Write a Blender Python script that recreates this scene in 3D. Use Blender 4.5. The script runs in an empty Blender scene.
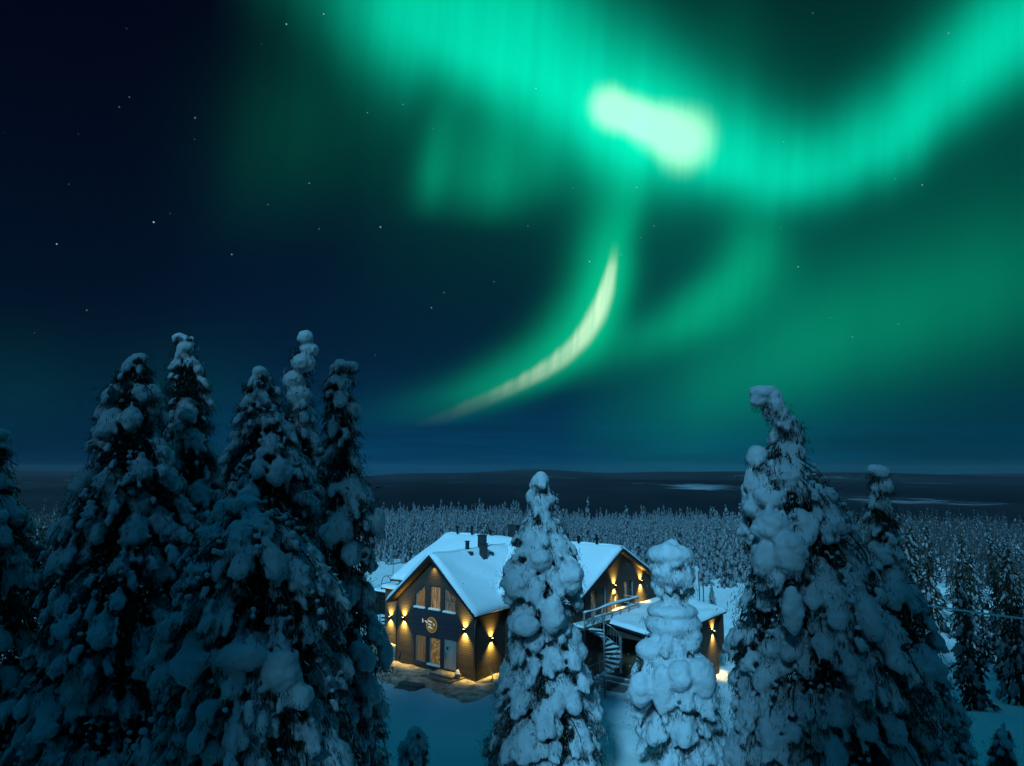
import bpy, bmesh, math, random
import numpy as np
from mathutils import Vector, Matrix
from mathutils.geometry import tessellate_polygon

R = math.radians
scene = bpy.context.scene
COL = scene.collection

# ------------------------------------------------------------------ camera
FPX, EYE, CAM_H = 683.0, 469.0, 14.0          # focal length in pixels, eye-level row, height of the camera
TILT = math.atan((EYE - 383) / FPX)
CT, ST = math.cos(TILT), math.sin(TILT)
cam_d = bpy.data.cameras.new('camera')
cam_d.sensor_width = 36.0
cam_d.lens = FPX / 1024 * 36.0
cam_d.clip_start, cam_d.clip_end = 0.1, 60000
cam = bpy.data.objects.new('camera', cam_d)
COL.objects.link(cam)
cam.location = (0, 0, CAM_H)
cam.rotation_euler = (R(90) + TILT, 0, 0)
scene.camera = cam

# ------------------------------------------------------------------ exposure
scene.view_settings.view_transform = 'Standard'
scene.view_settings.look = 'None'
scene.view_settings.exposure = 0.0
scene.view_settings.gamma = 1.0
scene.render.engine = 'CYCLES'
scene.cycles.use_denoising = True
scene.cycles.max_bounces = 5
scene.cycles.diffuse_bounces = 2
scene.cycles.sample_clamp_indirect = 3.0

# ------------------------------------------------------------------ the one moon lamp
SUN_STRENGTH, SUN_COLOR, SUN_ANGLE = 3.7, (0.185, 0.61, 0.96), 8
SUN_DIR = Vector((0.30, 0.95, -0.65))         # the way the light travels
sd = bpy.data.lights.new('moon', 'SUN')
sd.energy, sd.color, sd.angle = SUN_STRENGTH, SUN_COLOR, R(SUN_ANGLE)
moon = bpy.data.objects.new('moon', sd)
COL.objects.link(moon)
moon.rotation_euler = SUN_DIR.to_track_quat('-Z', 'Y').to_euler()


def ray(px, py):
    v = -(py - 383)
    return np.array([px - 512, FPX * CT - v * ST, FPX * ST + v * CT])


def at_depth(px, py, Y):
    d = ray(px, py)
    p = d * (Y / d[1])
    return np.array([p[0], p[1], p[2] + CAM_H])


def azel(px, py):
    d = ray(px, py)
    return math.atan2(d[0], d[1]), math.atan2(d[2], math.hypot(d[0], d[1]))


# ------------------------------------------------------------------ sky with the aurora
class X:
    """a node socket one can do sums with"""
    nt = None

    def __init__(self, s):
        self.s = s

    @staticmethod
    def op(kind, *a, clamp=False):
        n = X.nt.nodes.new('ShaderNodeMath')
        n.operation = kind
        n.use_clamp = clamp
        for i, v in enumerate(a):
            if isinstance(v, X):
                X.nt.links.new(v.s, n.inputs[i])
            else:
                n.inputs[i].default_value = v
        return X(n.outputs[0])

    def __add__(s, o): return X.op('ADD', s, o)
    __radd__ = __add__
    def __mul__(s, o): return X.op('MULTIPLY', s, o)
    __rmul__ = __mul__
    def __sub__(s, o): return X.op('SUBTRACT', s, o)
    def __rsub__(s, o): return X.op('SUBTRACT', o, s)
    def __truediv__(s, o): return X.op('DIVIDE', s, o)
    def __pow__(s, o): return X.op('POWER', s, o)


def gauss(x):
    return X.op('EXPONENT', (x * x) * -1.0)


def smooth(x, a, b):
    n = X.nt.nodes.new('ShaderNodeMapRange')
    n.interpolation_type = 'SMOOTHSTEP'
    X.nt.links.new(x.s, n.inputs[0])
    n.inputs[1].default_value, n.inputs[2].default_value = a, b
    return X(n.outputs[0])


def curve(x, pts):
    """piecewise curve through (x, y) pairs"""
    pts = sorted(pts)
    x0, x1 = pts[0][0], pts[-1][0]
    ys = [p[1] for p in pts]
    y0, y1 = min(ys), max(ys)
    if y1 - y0 < 1e-6:
        y1 = y0 + 1e-3
    n = X.nt.nodes.new('ShaderNodeFloatCurve')
    c = n.mapping.curves[0]
    n.mapping.extend = 'HORIZONTAL'
    for k, (px, py) in enumerate(pts):
        q = ((px - x0) / (x1 - x0), (py - y0) / (y1 - y0))
        if k == 0:
            c.points[0].location = q
        elif k == len(pts) - 1:
            c.points[len(c.points) - 1].location = (1.0, q[1])
        else:
            c.points.new(*q)
    n.mapping.update()
    t = X.op('DIVIDE', x - x0, x1 - x0, clamp=True)
    X.nt.links.new(t.s, n.inputs['Value'])
    return X(n.outputs[0]) * (y1 - y0) + y0


def rgb(c):
    n = X.nt.nodes.new('ShaderNodeRGB')
    n.outputs[0].default_value = (*c, 1)
    return n.outputs[0]


def scale_col(c, f):
    n = X.nt.nodes.new('ShaderNodeVectorMath')
    n.operation = 'SCALE'
    X.nt.links.new(c, n.inputs[0])
    if isinstance(f, X):
        X.nt.links.new(f.s, n.inputs['Scale'])
    else:
        n.inputs['Scale'].default_value = f
    return n.outputs[0]


def add_col(*cs):
    r = cs[0]
    for c in cs[1:]:
        n = X.nt.nodes.new('ShaderNodeVectorMath')
        n.operation = 'ADD'
        X.nt.links.new(r, n.inputs[0])
        X.nt.links.new(c, n.inputs[1])
        r = n.outputs[0]
    return r


def build_world():
    w = bpy.data.worlds.new('World')
    scene.world = w
    w.use_nodes = True
    nt = w.node_tree
    X.nt = nt
    nt.nodes.clear()
    tc = nt.nodes.new('ShaderNodeTexCoord')
    sep = nt.nodes.new('ShaderNodeSeparateXYZ')
    nt.links.new(tc.outputs['Generated'], sep.inputs[0])
    dx, dy, dz = (X(o) for o in sep.outputs)
    az = X.op('ARCTAN2', dx, dy)
    el = X.op('ARCSINE', dz)

    def comb(a, b, c):
        n = nt.nodes.new('ShaderNodeCombineXYZ')
        for i, v in enumerate((a, b, c)):
            if isinstance(v, X):
                nt.links.new(v.s, n.inputs[i])
            else:
                n.inputs[i].default_value = v
        return n.outputs[0]

    def noise(vec, scale, detail=2.0):
        n = nt.nodes.new('ShaderNodeTexNoise')
        nt.links.new(vec, n.inputs['Vector'])
        n.inputs['Scale'].default_value = scale
        n.inputs['Detail'].default_value = detail
        return X(n.outputs['Fac'])

    AE = azel
    # slow vertical rays
    raya = az - el * 0.10
    rays = noise(comb(raya * 14, el * 1.6, 0.0), 1.0, 3.0)
    rays_f = noise(comb(raya * 45, el * 2.0, 3.0), 1.0, 2.0)
    rayk = 0.62 + rays * 0.5 + (rays_f - 0.5) * 0.34
    wob = (noise(comb(az * 9, el * 3, 7.0), 1.0, 2.0) - 0.5)

    # --- band 1: the wide bright arc across the top of the sky
    core = [(215, -90), (300, -40), (350, -5), (400, 22), (450, 40), (510, 62), (570, 92), (640, 128), (700, 156), (760, 172), (820, 170),
            (870, 152), (915, 122), (955, 84), (1000, 44), (1060, 0), (1140, -60), (1260, -150)]
    low = [46, 46, 50, 50, 36, 40, 44, 40, 32, 28, 28, 28, 30, 32, 34, 38, 44, 48]
    up = [160, 160, 150, 140, 120, 105, 84, 70, 56, 47, 42, 42, 42, 42, 42, 44, 46, 50]
    amp = [0.0, 0.16, 0.40, 0.84, 1.0, 1.05, 1.05, 1.05, 0.98, 0.88, 0.80, 0.78, 0.86, 0.92, 0.92, 0.95, 0.55, 0.0]
    pts = [AE(*p) for p in core]
    c1 = curve(az, [(a, e) for a, e in pts])
    sl = curve(az, [(p[0], l / FPX) for p, l in zip(pts, low)])
    su = curve(az, [(p[0], u / FPX) for p, u in zip(pts, up)])
    am = curve(az, [(p[0], k) for p, k in zip(pts, amp)])
    d = el - c1 + wob * 0.035
    below = gauss(X.op('MINIMUM', d, 0.0) / sl)
    above = gauss(X.op('MAXIMUM', d, 0.0) / su)
    b1 = below * above * am * (0.66 + rays * 0.50 + (rays_f - 0.5) * 0.32)
    halo1 = gauss(d / 0.25) * am * 0.075

    # --- the two overexposed patches inside it
    def blob(px, py, rx, ry, rot):
        a0, e0 = AE(px, py)
        u, v = az - a0, el - e0
        ca_, sa_ = math.cos(rot), math.sin(rot)
        uu = (u * ca_ + v * sa_) / (rx / FPX)
        vv = (v * ca_ - u * sa_) / (ry / FPX)
        return X.op('EXPONENT', (uu * uu + vv * vv) * -1.0)
    field_ = (blob(610, 108, 23, 19, -0.35) * 0.9 + blob(638, 119, 22, 16, -0.4) * 0.8 + blob(664, 129, 24, 21, -0.5) * 0.8 + blob(689, 141, 27, 29, -0.6)) * (1.0 + wob * 0.9) + (rays_f - 0.5) * 0.30
    patch = smooth(field_, 0.14, 1.0)
    glow = gauss((az - AE(650, 125)[0]) / 0.13) * gauss((el - AE(650, 125)[1]) / 0.09) * 0.28

    # --- band 2: the bright curl that sweeps down to the horizon
    path = [(640, 60), (632, 150), (628, 190), (616, 240), (611, 270), (603, 300), (588, 330), (566, 354), (538, 374), (505, 391), (468, 408), (420, 428)]
    p2 = [AE(*p) for p in path]
    ca = curve(el, [(e, a) for a, e in p2])
    amp2 = curve(el, [(p[1], k) for p, k in zip(p2, (0.0, 0.26, 0.34, 0.60, 0.78, 0.84, 0.80, 0.68, 0.52, 0.34, 0.13, 0.0))])
    wl = curve(el, [(p[1], k / FPX) for p, k in zip(p2, (46, 46, 40, 34, 34, 38, 44, 52, 58, 62, 66, 66))])
    wr = curve(el, [(p[1], k / FPX) for p, k in zip(p2, (24, 24, 22, 20, 22, 24, 30, 34, 36, 40, 42, 42))])
    d2 = az - ca
    b2 = gauss(X.op('MINIMUM', d2, 0.0) / wl) * gauss(X.op('MAXIMUM', d2, 0.0) / wr) * amp2 * (0.72 + rays * 0.5)
    coreamp = curve(el, [(p[1], k) for p, k in zip(p2, (0.0, 0.0, 0.0, 0.0, 0.80, 1.0, 0.95, 0.74, 0.50, 0.22, 0.05, 0.0))])
    corew = curve(el, [(p[1], k / FPX) for p, k in zip(p2, (5, 5, 5, 5, 7, 11, 14, 17, 19, 20, 20, 18))])
    fine = noise(comb(raya * 130, el * 3.0, 9.0), 1.0, 2.0)
    jag = (rays_f - 0.5) * 0.35 + (fine - 0.5) * 0.18
    core2 = (1.0 - smooth(X.op('ABSOLUTE', d2 / corew + jag), 0.25, 1.15)) * coreamp * (0.10 + rays_f * 0.85 + fine * 0.80)

    # --- band 3: the softer curl to its right
    path = [(744, 190), (752, 225), (748, 258), (728, 288), (696, 318), (654, 344), (600, 372), (560, 395)]
    p3 = [AE(*p) for p in path]
    ca3 = curve(el, [(e, a) for a, e in p3])
    a3 = curve(el, [(p[1], k) for p, k in zip(p3, (0.02, 0.24, 0.44, 0.50, 0.44, 0.26, 0.08, 0.0))])
    w3 = curve(el, [(p[1], k / FPX) for p, k in zip(p3, (26, 28, 33, 42, 50, 56, 56, 56))])
    b3 = gauss((az - ca3) / w3) * a3 * rayk

    # --- band 4: the broad veil low on the right
    core4 = [(560, 420), (650, 405), (740, 372), (830, 338), (920, 312), (1020, 280), (1120, 250)]
    p4 = [AE(*p) for p in core4]
    c4 = curve(az, [(a, e) for a, e in p4])
    a4 = curve(az, [(p[0], k) for p, k in zip(p4, (0.0, 0.08, 0.22, 0.26, 0.22, 0.16, 0.0))])
    d4 = el - c4
    b4 = gauss(X.op('MINIMUM', d4, 0.0) / 0.075) * gauss(X.op('MAXIMUM', d4, 0.0) / 0.085) * a4 * (0.75 + rays * 0.5)
    haze_r = smooth(az, AE(520, 300)[0], AE(700, 300)[0]) * (1.0 - smooth(az, 0.70, 1.05)) * gauss((el - 0.24) / 0.20) * 0.055

    # --- faint hanging curtains on the left
    def curtain(px, bottom, top, width, k, lean=0.0, soft=1.0):
        a0, e0 = AE(px, bottom)
        e1 = AE(px, top)[1]
        return gauss((az - a0 - (el - e0) * lean) / (width / FPX)) * smooth(el, e0 - 0.035 * soft, e0 + 0.05 * soft) * (1.0 - smooth(el, e0 + 0.03, e1 + 0.08)) * k
    cur = (curtain(428, 205, 100, 20, 0.28, 0.18) + curtain(492, 212, 100, 46, 0.26, 0.15) + curtain(262, 205, 20, 52, 0.045, 0.25, 3.0)
           + curtain(545, 190, 110, 30, 0.12) + curtain(495, 200, 90, 62, 0.12, 0.1, 1.8) + curtain(320, 185, 30, 85, 0.04, 0.2, 3.0)) * (0.5 + rays * 0.9) + curtain(15, 425, 350, 45, 0.018) + curtain(180, 420, 360, 60, 0.016)

    # --- colours
    teal = add_col(scale_col(rgb((0.0, 0.70, 0.41)), b1 + halo1 + glow), scale_col(rgb((0.0, 0.62, 0.27)), b2 + b3),
                   scale_col(rgb((0.0, 0.62, 0.27)), b4), scale_col(rgb((0.0, 0.45, 0.28)), haze_r),
                   scale_col(rgb((0.0, 0.62, 0.30)), cur),
                   scale_col(rgb((0.44, 0.45, 0.27)), patch), scale_col(rgb((0.54, 0.40, 0.33)), core2))
    # --- the night sky underneath: deep blue, a paler blue-green low down
    side = curve(az, [(-3.14, 1.0), (AE(0, 300)[0], 0.50), (AE(200, 300)[0], 0.78), (AE(420, 300)[0], 1.0), (AE(700, 300)[0], 1.0), (AE(1024, 300)[0], 0.62), (3.14, 1.0)])
    g_low = gauss((el - 0.0) / 0.10)
    g_mid = gauss(el / 0.34)
    streak = noise(comb(az * 5, el * 95, 0.0), 1.0, 3.0)
    streak = 1.0 + (streak - 0.5) * 1.9 * gauss((el - 0.03) / 0.05)
    base = add_col(scale_col(rgb((0.0006, 0.0018, 0.0085)), 1.0),
                   scale_col(rgb((0.0005, 0.0135, 0.034)), g_mid * side),
                   scale_col(rgb((0.0, 0.026, 0.058)), g_low * side * streak))
    # moonlit sky overhead and behind the camera, out of the picture
    back = smooth(dz - dy * 0.25, 0.45, 1.05)
    moonlit = scale_col(rgb((0.0, 0.130, 0.270)), back)
    # --- stars
    vo = nt.nodes.new('ShaderNodeTexVoronoi')
    vo.inputs['Scale'].default_value = 44.0
    nt.links.new(tc.outputs['Generated'], vo.inputs['Vector'])
    sc_ = nt.nodes.new('ShaderNodeSeparateColor')
    nt.links.new(vo.outputs['Color'], sc_.inputs[0])
    rnd, rnd2 = X(sc_.outputs[0]), X(sc_.outputs[1])
    star = (1.0 - smooth(X(vo.outputs['Distance']), 0.020, 0.058)) * smooth(rnd, 0.10, 1.0) * smooth(rnd2, 0.0, 1.0) * smooth(el, 0.08, 0.2)
    stars = scale_col(rgb((0.42, 0.5, 0.6)), star * 1.5 * (0.35 + 0.65 * (1.0 - smooth(az, -0.15, 0.25))))
    total = add_col(teal, base, moonlit, stars)
    above_h = smooth(el, -0.06, -0.01)
    total = scale_col(total, above_h)
    bg = nt.nodes.new('ShaderNodeBackground')
    nt.links.new(total, bg.inputs[0])
    bg.inputs[1].default_value = 1.0
    out = nt.nodes.new('ShaderNodeOutputWorld')
    nt.links.new(bg.outputs[0], out.inputs[0])
    w.cycles.sampling_method = 'MANUAL'
    w.cycles.sample_map_resolution = 512


build_world()

# ------------------------------------------------------------------ materials
MATS = {}


def mat(name, color, rough=0.7, metallic=0.0, noise=None, bump=None, emit=None, spec=0.3):
    """noise: (scale, second colour, contrast), bump: (scale, strength, distance)"""
    if name in MATS:
        return MATS[name]
    m = bpy.data.materials.new(name)
    m.use_nodes = True
    nt = m.node_tree
    b = nt.nodes['Principled BSDF']
    b.inputs['Base Color'].default_value = (*color, 1)
    b.inputs['Roughness'].default_value = rough
    b.inputs['Metallic'].default_value = metallic
    b.inputs['Specular IOR Level'].default_value = spec
    tc = nt.nodes.new('ShaderNodeTexCoord')
    if noise:
        n = nt.nodes.new('ShaderNodeTexNoise')
        n.inputs['Scale'].default_value = noise[0]
        n.inputs['Detail'].default_value = 5
        nt.links.new(tc.outputs['Object'], n.inputs['Vector'])
        r = nt.nodes.new('ShaderNodeValToRGB')
        r.color_ramp.elements[0].position = 0.5 - noise[2]
        r.color_ramp.elements[1].position = 0.5 + noise[2]
        r.color_ramp.elements[0].color = (*color, 1)
        r.color_ramp.elements[1].color = (*noise[1], 1)
        nt.links.new(n.outputs['Fac'], r.inputs[0])
        nt.links.new(r.outputs[0], b.inputs['Base Color'])
    if bump:
        n = nt.nodes.new('ShaderNodeTexNoise')
        n.inputs['Scale'].default_value = bump[0]
        n.inputs['Detail'].default_value = 4
        nt.links.new(tc.outputs['Object'], n.inputs['Vector'])
        bp = nt.nodes.new('ShaderNodeBump')
        bp.inputs['Strength'].default_value = bump[1]
        bp.inputs['Distance'].default_value = bump[2]
        nt.links.new(n.outputs['Fac'], bp.inputs['Height'])
        nt.links.new(bp.outputs[0], b.inputs['Normal'])
    if emit:
        b.inputs['Emission Color'].default_value = (*emit[0], 1)
        b.inputs['Emission Strength'].default_value = emit[1]
    MATS[name] = m
    return m


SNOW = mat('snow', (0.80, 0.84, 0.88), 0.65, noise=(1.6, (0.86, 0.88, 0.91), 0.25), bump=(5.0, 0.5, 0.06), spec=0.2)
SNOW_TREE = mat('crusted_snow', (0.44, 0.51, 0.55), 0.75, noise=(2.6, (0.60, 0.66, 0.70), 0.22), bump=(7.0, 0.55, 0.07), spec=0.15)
NEEDLE = mat('needles', (0.012, 0.018, 0.014), 0.8, noise=(3.0, (0.030, 0.034, 0.022), 0.2), spec=0.1)
RIME = mat('rimed_needles', (0.22, 0.25, 0.27), 0.8, noise=(4.0, (0.45, 0.48, 0.50), 0.2), spec=0.1)
BARK = mat('bark', (0.035, 0.026, 0.020), 0.9, noise=(6.0, (0.075, 0.060, 0.050), 0.2), bump=(20, 0.8, 0.02))
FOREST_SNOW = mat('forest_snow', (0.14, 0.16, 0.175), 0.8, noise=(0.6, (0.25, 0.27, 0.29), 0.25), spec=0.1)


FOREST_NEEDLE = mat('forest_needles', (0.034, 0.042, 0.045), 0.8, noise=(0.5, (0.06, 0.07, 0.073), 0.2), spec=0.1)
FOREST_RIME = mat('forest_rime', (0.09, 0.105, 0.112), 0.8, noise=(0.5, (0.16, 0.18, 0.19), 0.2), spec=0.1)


def cladding(name, color, color2, horizontal=True, pitch=0.16):
    m = bpy.data.materials.new(name)
    m.use_nodes = True
    nt = m.node_tree
    b = nt.nodes['Principled BSDF']
    b.inputs['Roughness'].default_value = 0.72
    b.inputs['Specular IOR Level'].default_value = 0.25
    tc = nt.nodes.new('ShaderNodeTexCoord')
    sp = nt.nodes.new('ShaderNodeSeparateXYZ')
    nt.links.new(tc.outputs['Object'], sp.inputs[0])
    X.nt = nt
    z = X(sp.outputs[2]) if horizontal else X(sp.outputs[0]) + X(sp.outputs[1])
    fr = X.op('FRACT', z / pitch)
    groove = 1.0 - smooth(X.op('ABSOLUTE', fr - 0.5), 0.40, 0.49)
    idx = X.op('FLOOR', z / pitch)
    wn = nt.nodes.new('ShaderNodeTexWhiteNoise')
    wn.noise_dimensions = '1D'
    nt.links.new(idx.s, wn.inputs['W'])
    nz = nt.nodes.new('ShaderNodeTexNoise')
    nz.inputs['Scale'].default_value = 5
    nz.inputs['Detail'].default_value = 6
    mp = nt.nodes.new('ShaderNodeMapping')
    mp.inputs['Scale'].default_value = (0.5, 0.5, 4) if horizontal else (4, 4, 0.4)
    nt.links.new(tc.outputs['Object'], mp.inputs[0])
    nt.links.new(mp.outputs[0], nz.inputs['Vector'])
    f = X(wn.outputs['Value']) * 0.5 + X(nz.outputs['Fac']) * 0.6 - 0.05
    mx = nt.nodes.new('ShaderNodeMix')
    mx.data_type = 'RGBA'
    nt.links.new(f.s, mx.inputs['Factor'])
    mx.inputs['A'].default_value = (*color, 1)
    mx.inputs['B'].default_value = (*color2, 1)
    nt.links.new(mx.outputs['Result'], b.inputs['Base Color'])
    bp = nt.nodes.new('ShaderNodeBump')
    bp.inputs['Strength'].default_value = 0.9
    bp.inputs['Distance'].default_value = 0.02
    nt.links.new(groove.s, bp.inputs['Height'])
    nt.links.new(bp.outputs[0], b.inputs['Normal'])
    return m


WALL = cladding('brown_boards', (0.046, 0.035, 0.028), (0.072, 0.056, 0.045))
PANEL = cladding('slate_boards', (0.030, 0.030, 0.040), (0.052, 0.050, 0.062))
WOOD = cladding('soffit_wood', (0.10, 0.062, 0.034), (0.16, 0.10, 0.055), False, 0.12)
TRIM = mat('dark_trim', (0.022, 0.018, 0.016), 0.6)
FRAME = mat('window_frame_paint', (0.34, 0.31, 0.28), 0.5, noise=(8, (0.26, 0.24, 0.22), 0.2))
DOORM = mat('grey_door_paint', (0.36, 0.35, 0.34), 0.5, noise=(7, (0.28, 0.275, 0.27), 0.25))
METAL = mat('dark_metal', (0.02, 0.021, 0.024), 0.4, 0.7)
STEEL = mat('galvanised_steel', (0.30, 0.31, 0.33), 0.45, 0.8, noise=(12, (0.22, 0.23, 0.25), 0.2))
ROOFM = mat('roof_sheet', (0.03, 0.028, 0.028), 0.6)
STONE = mat('step_stone', (0.14, 0.12, 0.11), 0.85, noise=(5, (0.24, 0.21, 0.19), 0.2), bump=(14, 0.6, 0.02))
GLASSDARK = mat('unlit_glass', (0.012, 0.014, 0.018), 0.08, spec=0.6)
CHIMNEY = mat('chimney_sheet', (0.030, 0.034, 0.042), 0.5, 0.3, noise=(6, (0.05, 0.055, 0.065), 0.2))
LAMP_GLOW = mat('lamp_lens', (0.9, 0.7, 0.4), 0.4, emit=((1.0, 0.62, 0.18), 14.0))
SHOVEL = mat('faded_plastic', (0.30, 0.26, 0.20), 0.6)


def lit_glass(name, seed, strength, scale=(2.2, 1, 0.5), c0=(0.11, 0.060, 0.016), c1=(0.75, 0.44, 0.13)):
    m = bpy.data.materials.new(name)
    m.use_nodes = True
    nt = m.node_tree
    b = nt.nodes['Principled BSDF']
    b.inputs['Base Color'].default_value = (0.02, 0.02, 0.02, 1)
    b.inputs['Roughness'].default_value = 0.1
    tc = nt.nodes.new('ShaderNodeTexCoord')
    mp = nt.nodes.new('ShaderNodeMapping')
    mp.inputs['Scale'].default_value = scale
    mp.inputs['Location'].default_value = (seed, seed * 1.7, seed * 0.6)
    nt.links.new(tc.outputs['Object'], mp.inputs[0])
    n = nt.nodes.new('ShaderNodeTexNoise')
    n.inputs['Scale'].default_value = 2.4
    n.inputs['Detail'].default_value = 4
    n.inputs['Roughness'].default_value = 0.7
    nt.links.new(mp.outputs[0], n.inputs['Vector'])
    r = nt.nodes.new('ShaderNodeValToRGB')
    r.color_ramp.elements[0].position = 0.36
    r.color_ramp.elements[0].color = (*c0, 1)
    r.color_ramp.elements[1].position = 0.70
    r.color_ramp.elements[1].color = (*c1, 1)
    nt.links.new(n.outputs['Fac'], r.inputs[0])
    nt.links.new(r.outputs[0], b.inputs['Emission Color'])
    b.inputs['Emission Strength'].default_value = strength
    return m


# ------------------------------------------------------------------ helpers
def tag(o, label=None, cat=None, group=None, kind=None):
    if label: o['label'] = label
    if cat: o['category'] = cat
    if group: o['group'] = group
    if kind: o['kind'] = kind
    return o


def empty(name, loc, rz=0.0):
    o = bpy.data.objects.new(name, None)
    o.empty_display_size = 0.3
    COL.objects.link(o)
    o.location = loc
    o.rotation_euler = (0, 0, rz)
    return o


def np_mesh(name, V, F, mats, midx=None, smooth_shade=False):
    """V (n,3) array, F list of (m,k) index arrays"""
    me = bpy.data.meshes.new(name)
    V = np.asarray(V, dtype=np.float32)
    me.vertices.add(len(V))
    me.vertices.foreach_set('co', V.ravel())
    loops = np.concatenate([f.ravel() for f in F]).astype(np.int32)
    tot = np.concatenate([np.full(len(f), f.shape[1], dtype=np.int32) for f in F])
    st = np.concatenate([[0], np.cumsum(tot)[:-1]]).astype(np.int32)
    me.loops.add(len(loops))
    me.loops.foreach_set('vertex_index', loops)
    me.polygons.add(len(tot))
    me.polygons.foreach_set('loop_start', st)
    me.polygons.foreach_set('loop_total', tot)
    for m in mats:
        me.materials.append(m)
    if midx is not None:
        me.polygons.foreach_set('material_index', np.asarray(midx, dtype=np.int32))
    me.polygons.foreach_set('use_smooth', np.full(len(tot), smooth_shade))
    me.update(calc_edges=True)
    me.validate()
    return me


class MB:
    """collects boxes, prisms and tubes for one mesh"""

    def __init__(self):
        self.v, self.f = [], []

    def add(self, vs, fs):
        k = len(self.v)
        self.v += [tuple(p) for p in vs]
        self.f += [tuple(i + k for i in f) for f in fs]
        return self

    def box(self, x0, x1, y0, y1, z0, z1):
        return self.add([(x0, y0, z0), (x1, y0, z0), (x1, y1, z0), (x0, y1, z0), (x0, y0, z1), (x1, y0, z1), (x1, y1, z1), (x0, y1, z1)],
                        [(0, 3, 2, 1), (4, 5, 6, 7), (0, 1, 5, 4), (1, 2, 6, 5), (2, 3, 7, 6), (3, 0, 4, 7)])

    def prism(self, poly, axis, a, b):
        """polygon in the plane across axis, pushed from a to b; axis 'x': poly (y,z); 'y': (x,z); 'z': (x,y)"""
        def P(p, t):
            return {'x': (t, p[0], p[1]), 'y': (p[0], t, p[1]), 'z': (p[0], p[1], t)}[axis]
        n = len(poly)
        vs = [P(p, a) for p in poly] + [P(p, b) for p in poly]
        fs = [tuple(range(n)), tuple(range(2 * n - 1, n - 1, -1))] + [(i, n + i, n + (i + 1) % n, (i + 1) % n) for i in range(n)]
        return self.add(vs, fs)

    def tube(self, pts, r, n=8, r2=None):
        pts = [Vector(p) for p in pts]
        rings = []
        m = len(pts)
        up = Vector((0, 0, 1))
        for i, p in enumerate(pts):
            d = (pts[min(i + 1, m - 1)] - pts[max(i - 1, 0)]).normalized()
            a = d.cross(up)
            if a.length < 1e-3:
                a = d.cross(Vector((1, 0, 0)))
            a.normalize()
            b = d.cross(a)
            rr = r if r2 is None else r + (r2 - r) * i / (m - 1)
            rings.append([p + (a * math.cos(t) + b * math.sin(t)) * rr for t in (2 * math.pi * k / n for k in range(n))])
        vs = [q for rg in rings for q in rg]
        fs = [(i * n + k, i * n + (k + 1) % n, (i + 1) * n + (k + 1) % n, (i + 1) * n + k) for i in range(m - 1) for k in range(n)]
        fs += [tuple(range(n - 1, -1, -1)), tuple(range((m - 1) * n, m * n))]
        return self.add(vs, fs)

    def build(self, name, material, parent=None, bevel=0.0, seg=2, smooth_shade=False):
        me = bpy.data.meshes.new(name)
        me.from_pydata(self.v, [], self.f)
        bm = bmesh.new()
        bm.from_mesh(me)
        bmesh.ops.recalc_face_normals(bm, faces=bm.faces)
        bm.to_mesh(me)
        bm.free()
        me.materials.append(material)
        if smooth_shade:
            for p in me.polygons:
                p.use_smooth = True
        o = bpy.data.objects.new(name, me)
        COL.objects.link(o)
        if parent:
            o.parent = parent
        if bevel:
            b = o.modifiers.new('bevel', 'BEVEL')
            b.width, b.segments, b.limit_method = bevel, seg, 'ANGLE'
        return o


def mesh_obj(name, me, parent=None):
    o = bpy.data.objects.new(name, me)
    COL.objects.link(o)
    if parent:
        o.parent = parent
    return o


def sstep(a, b, x):
    t = np.clip((x - a) / (b - a), 0, 1)
    return t * t * (3 - 2 * t)


# ------------------------------------------------------------------ terrain
Q = 0.672                                     # the house is turned by this much
CQ, SQ = math.cos(Q), math.sin(Q)
UF, VA = 35.581, -31.463                      # front wall line and its right corner in house axes


def UV(u, v):
    return CQ * v + SQ * u, -SQ * v + CQ * u


HOUSE = UV(UF, VA)                            # world x, y of the front right corner


def to_world(x, y, z=0.0):                    # house-local to world
    return Vector((HOUSE[0] + CQ * x + SQ * y, HOUSE[1] - SQ * x + CQ * y, z))


YARD = [(-9.9, 51.9), (-8.2, 47.4), (-6.8, 45.9), (-5.4, 45.2), (-4.2, 43.9), (-2.9, 42.9), (-1.6, 43.9), (-0.6, 45.4), (0.6, 46.6), (1.6, 48.0), (2.6, 50.5), (0, 56), (-9, 60), (-12, 56)]


def in_poly(x, y, poly):
    inside = np.zeros(x.shape, bool)
    j = len(poly) - 1
    for i in range(len(poly)):
        xi, yi = poly[i]
        xj, yj = poly[j]
        c = ((yi > y) != (yj > y)) & (x < (xj - xi) * (y - yi) / (yj - yi + 1e-12) + xi)
        inside ^= c
        j = i
    return inside


def poly_dist(x, y, poly):
    d = np.full(x.shape, 1e9)
    for i in range(len(poly)):
        ax, ay = poly[i]
        bx, by = poly[(i + 1) % len(poly)]
        t = np.clip(((x - ax) * (bx - ax) + (y - ay) * (by - ay)) / ((bx - ax) ** 2 + (by - ay) ** 2), 0, 1)
        d = np.minimum(d, np.hypot(x - ax - t * (bx - ax), y - ay - t * (by - ay)))
    return np.where(in_poly(x, y, poly), -d, d)


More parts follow.
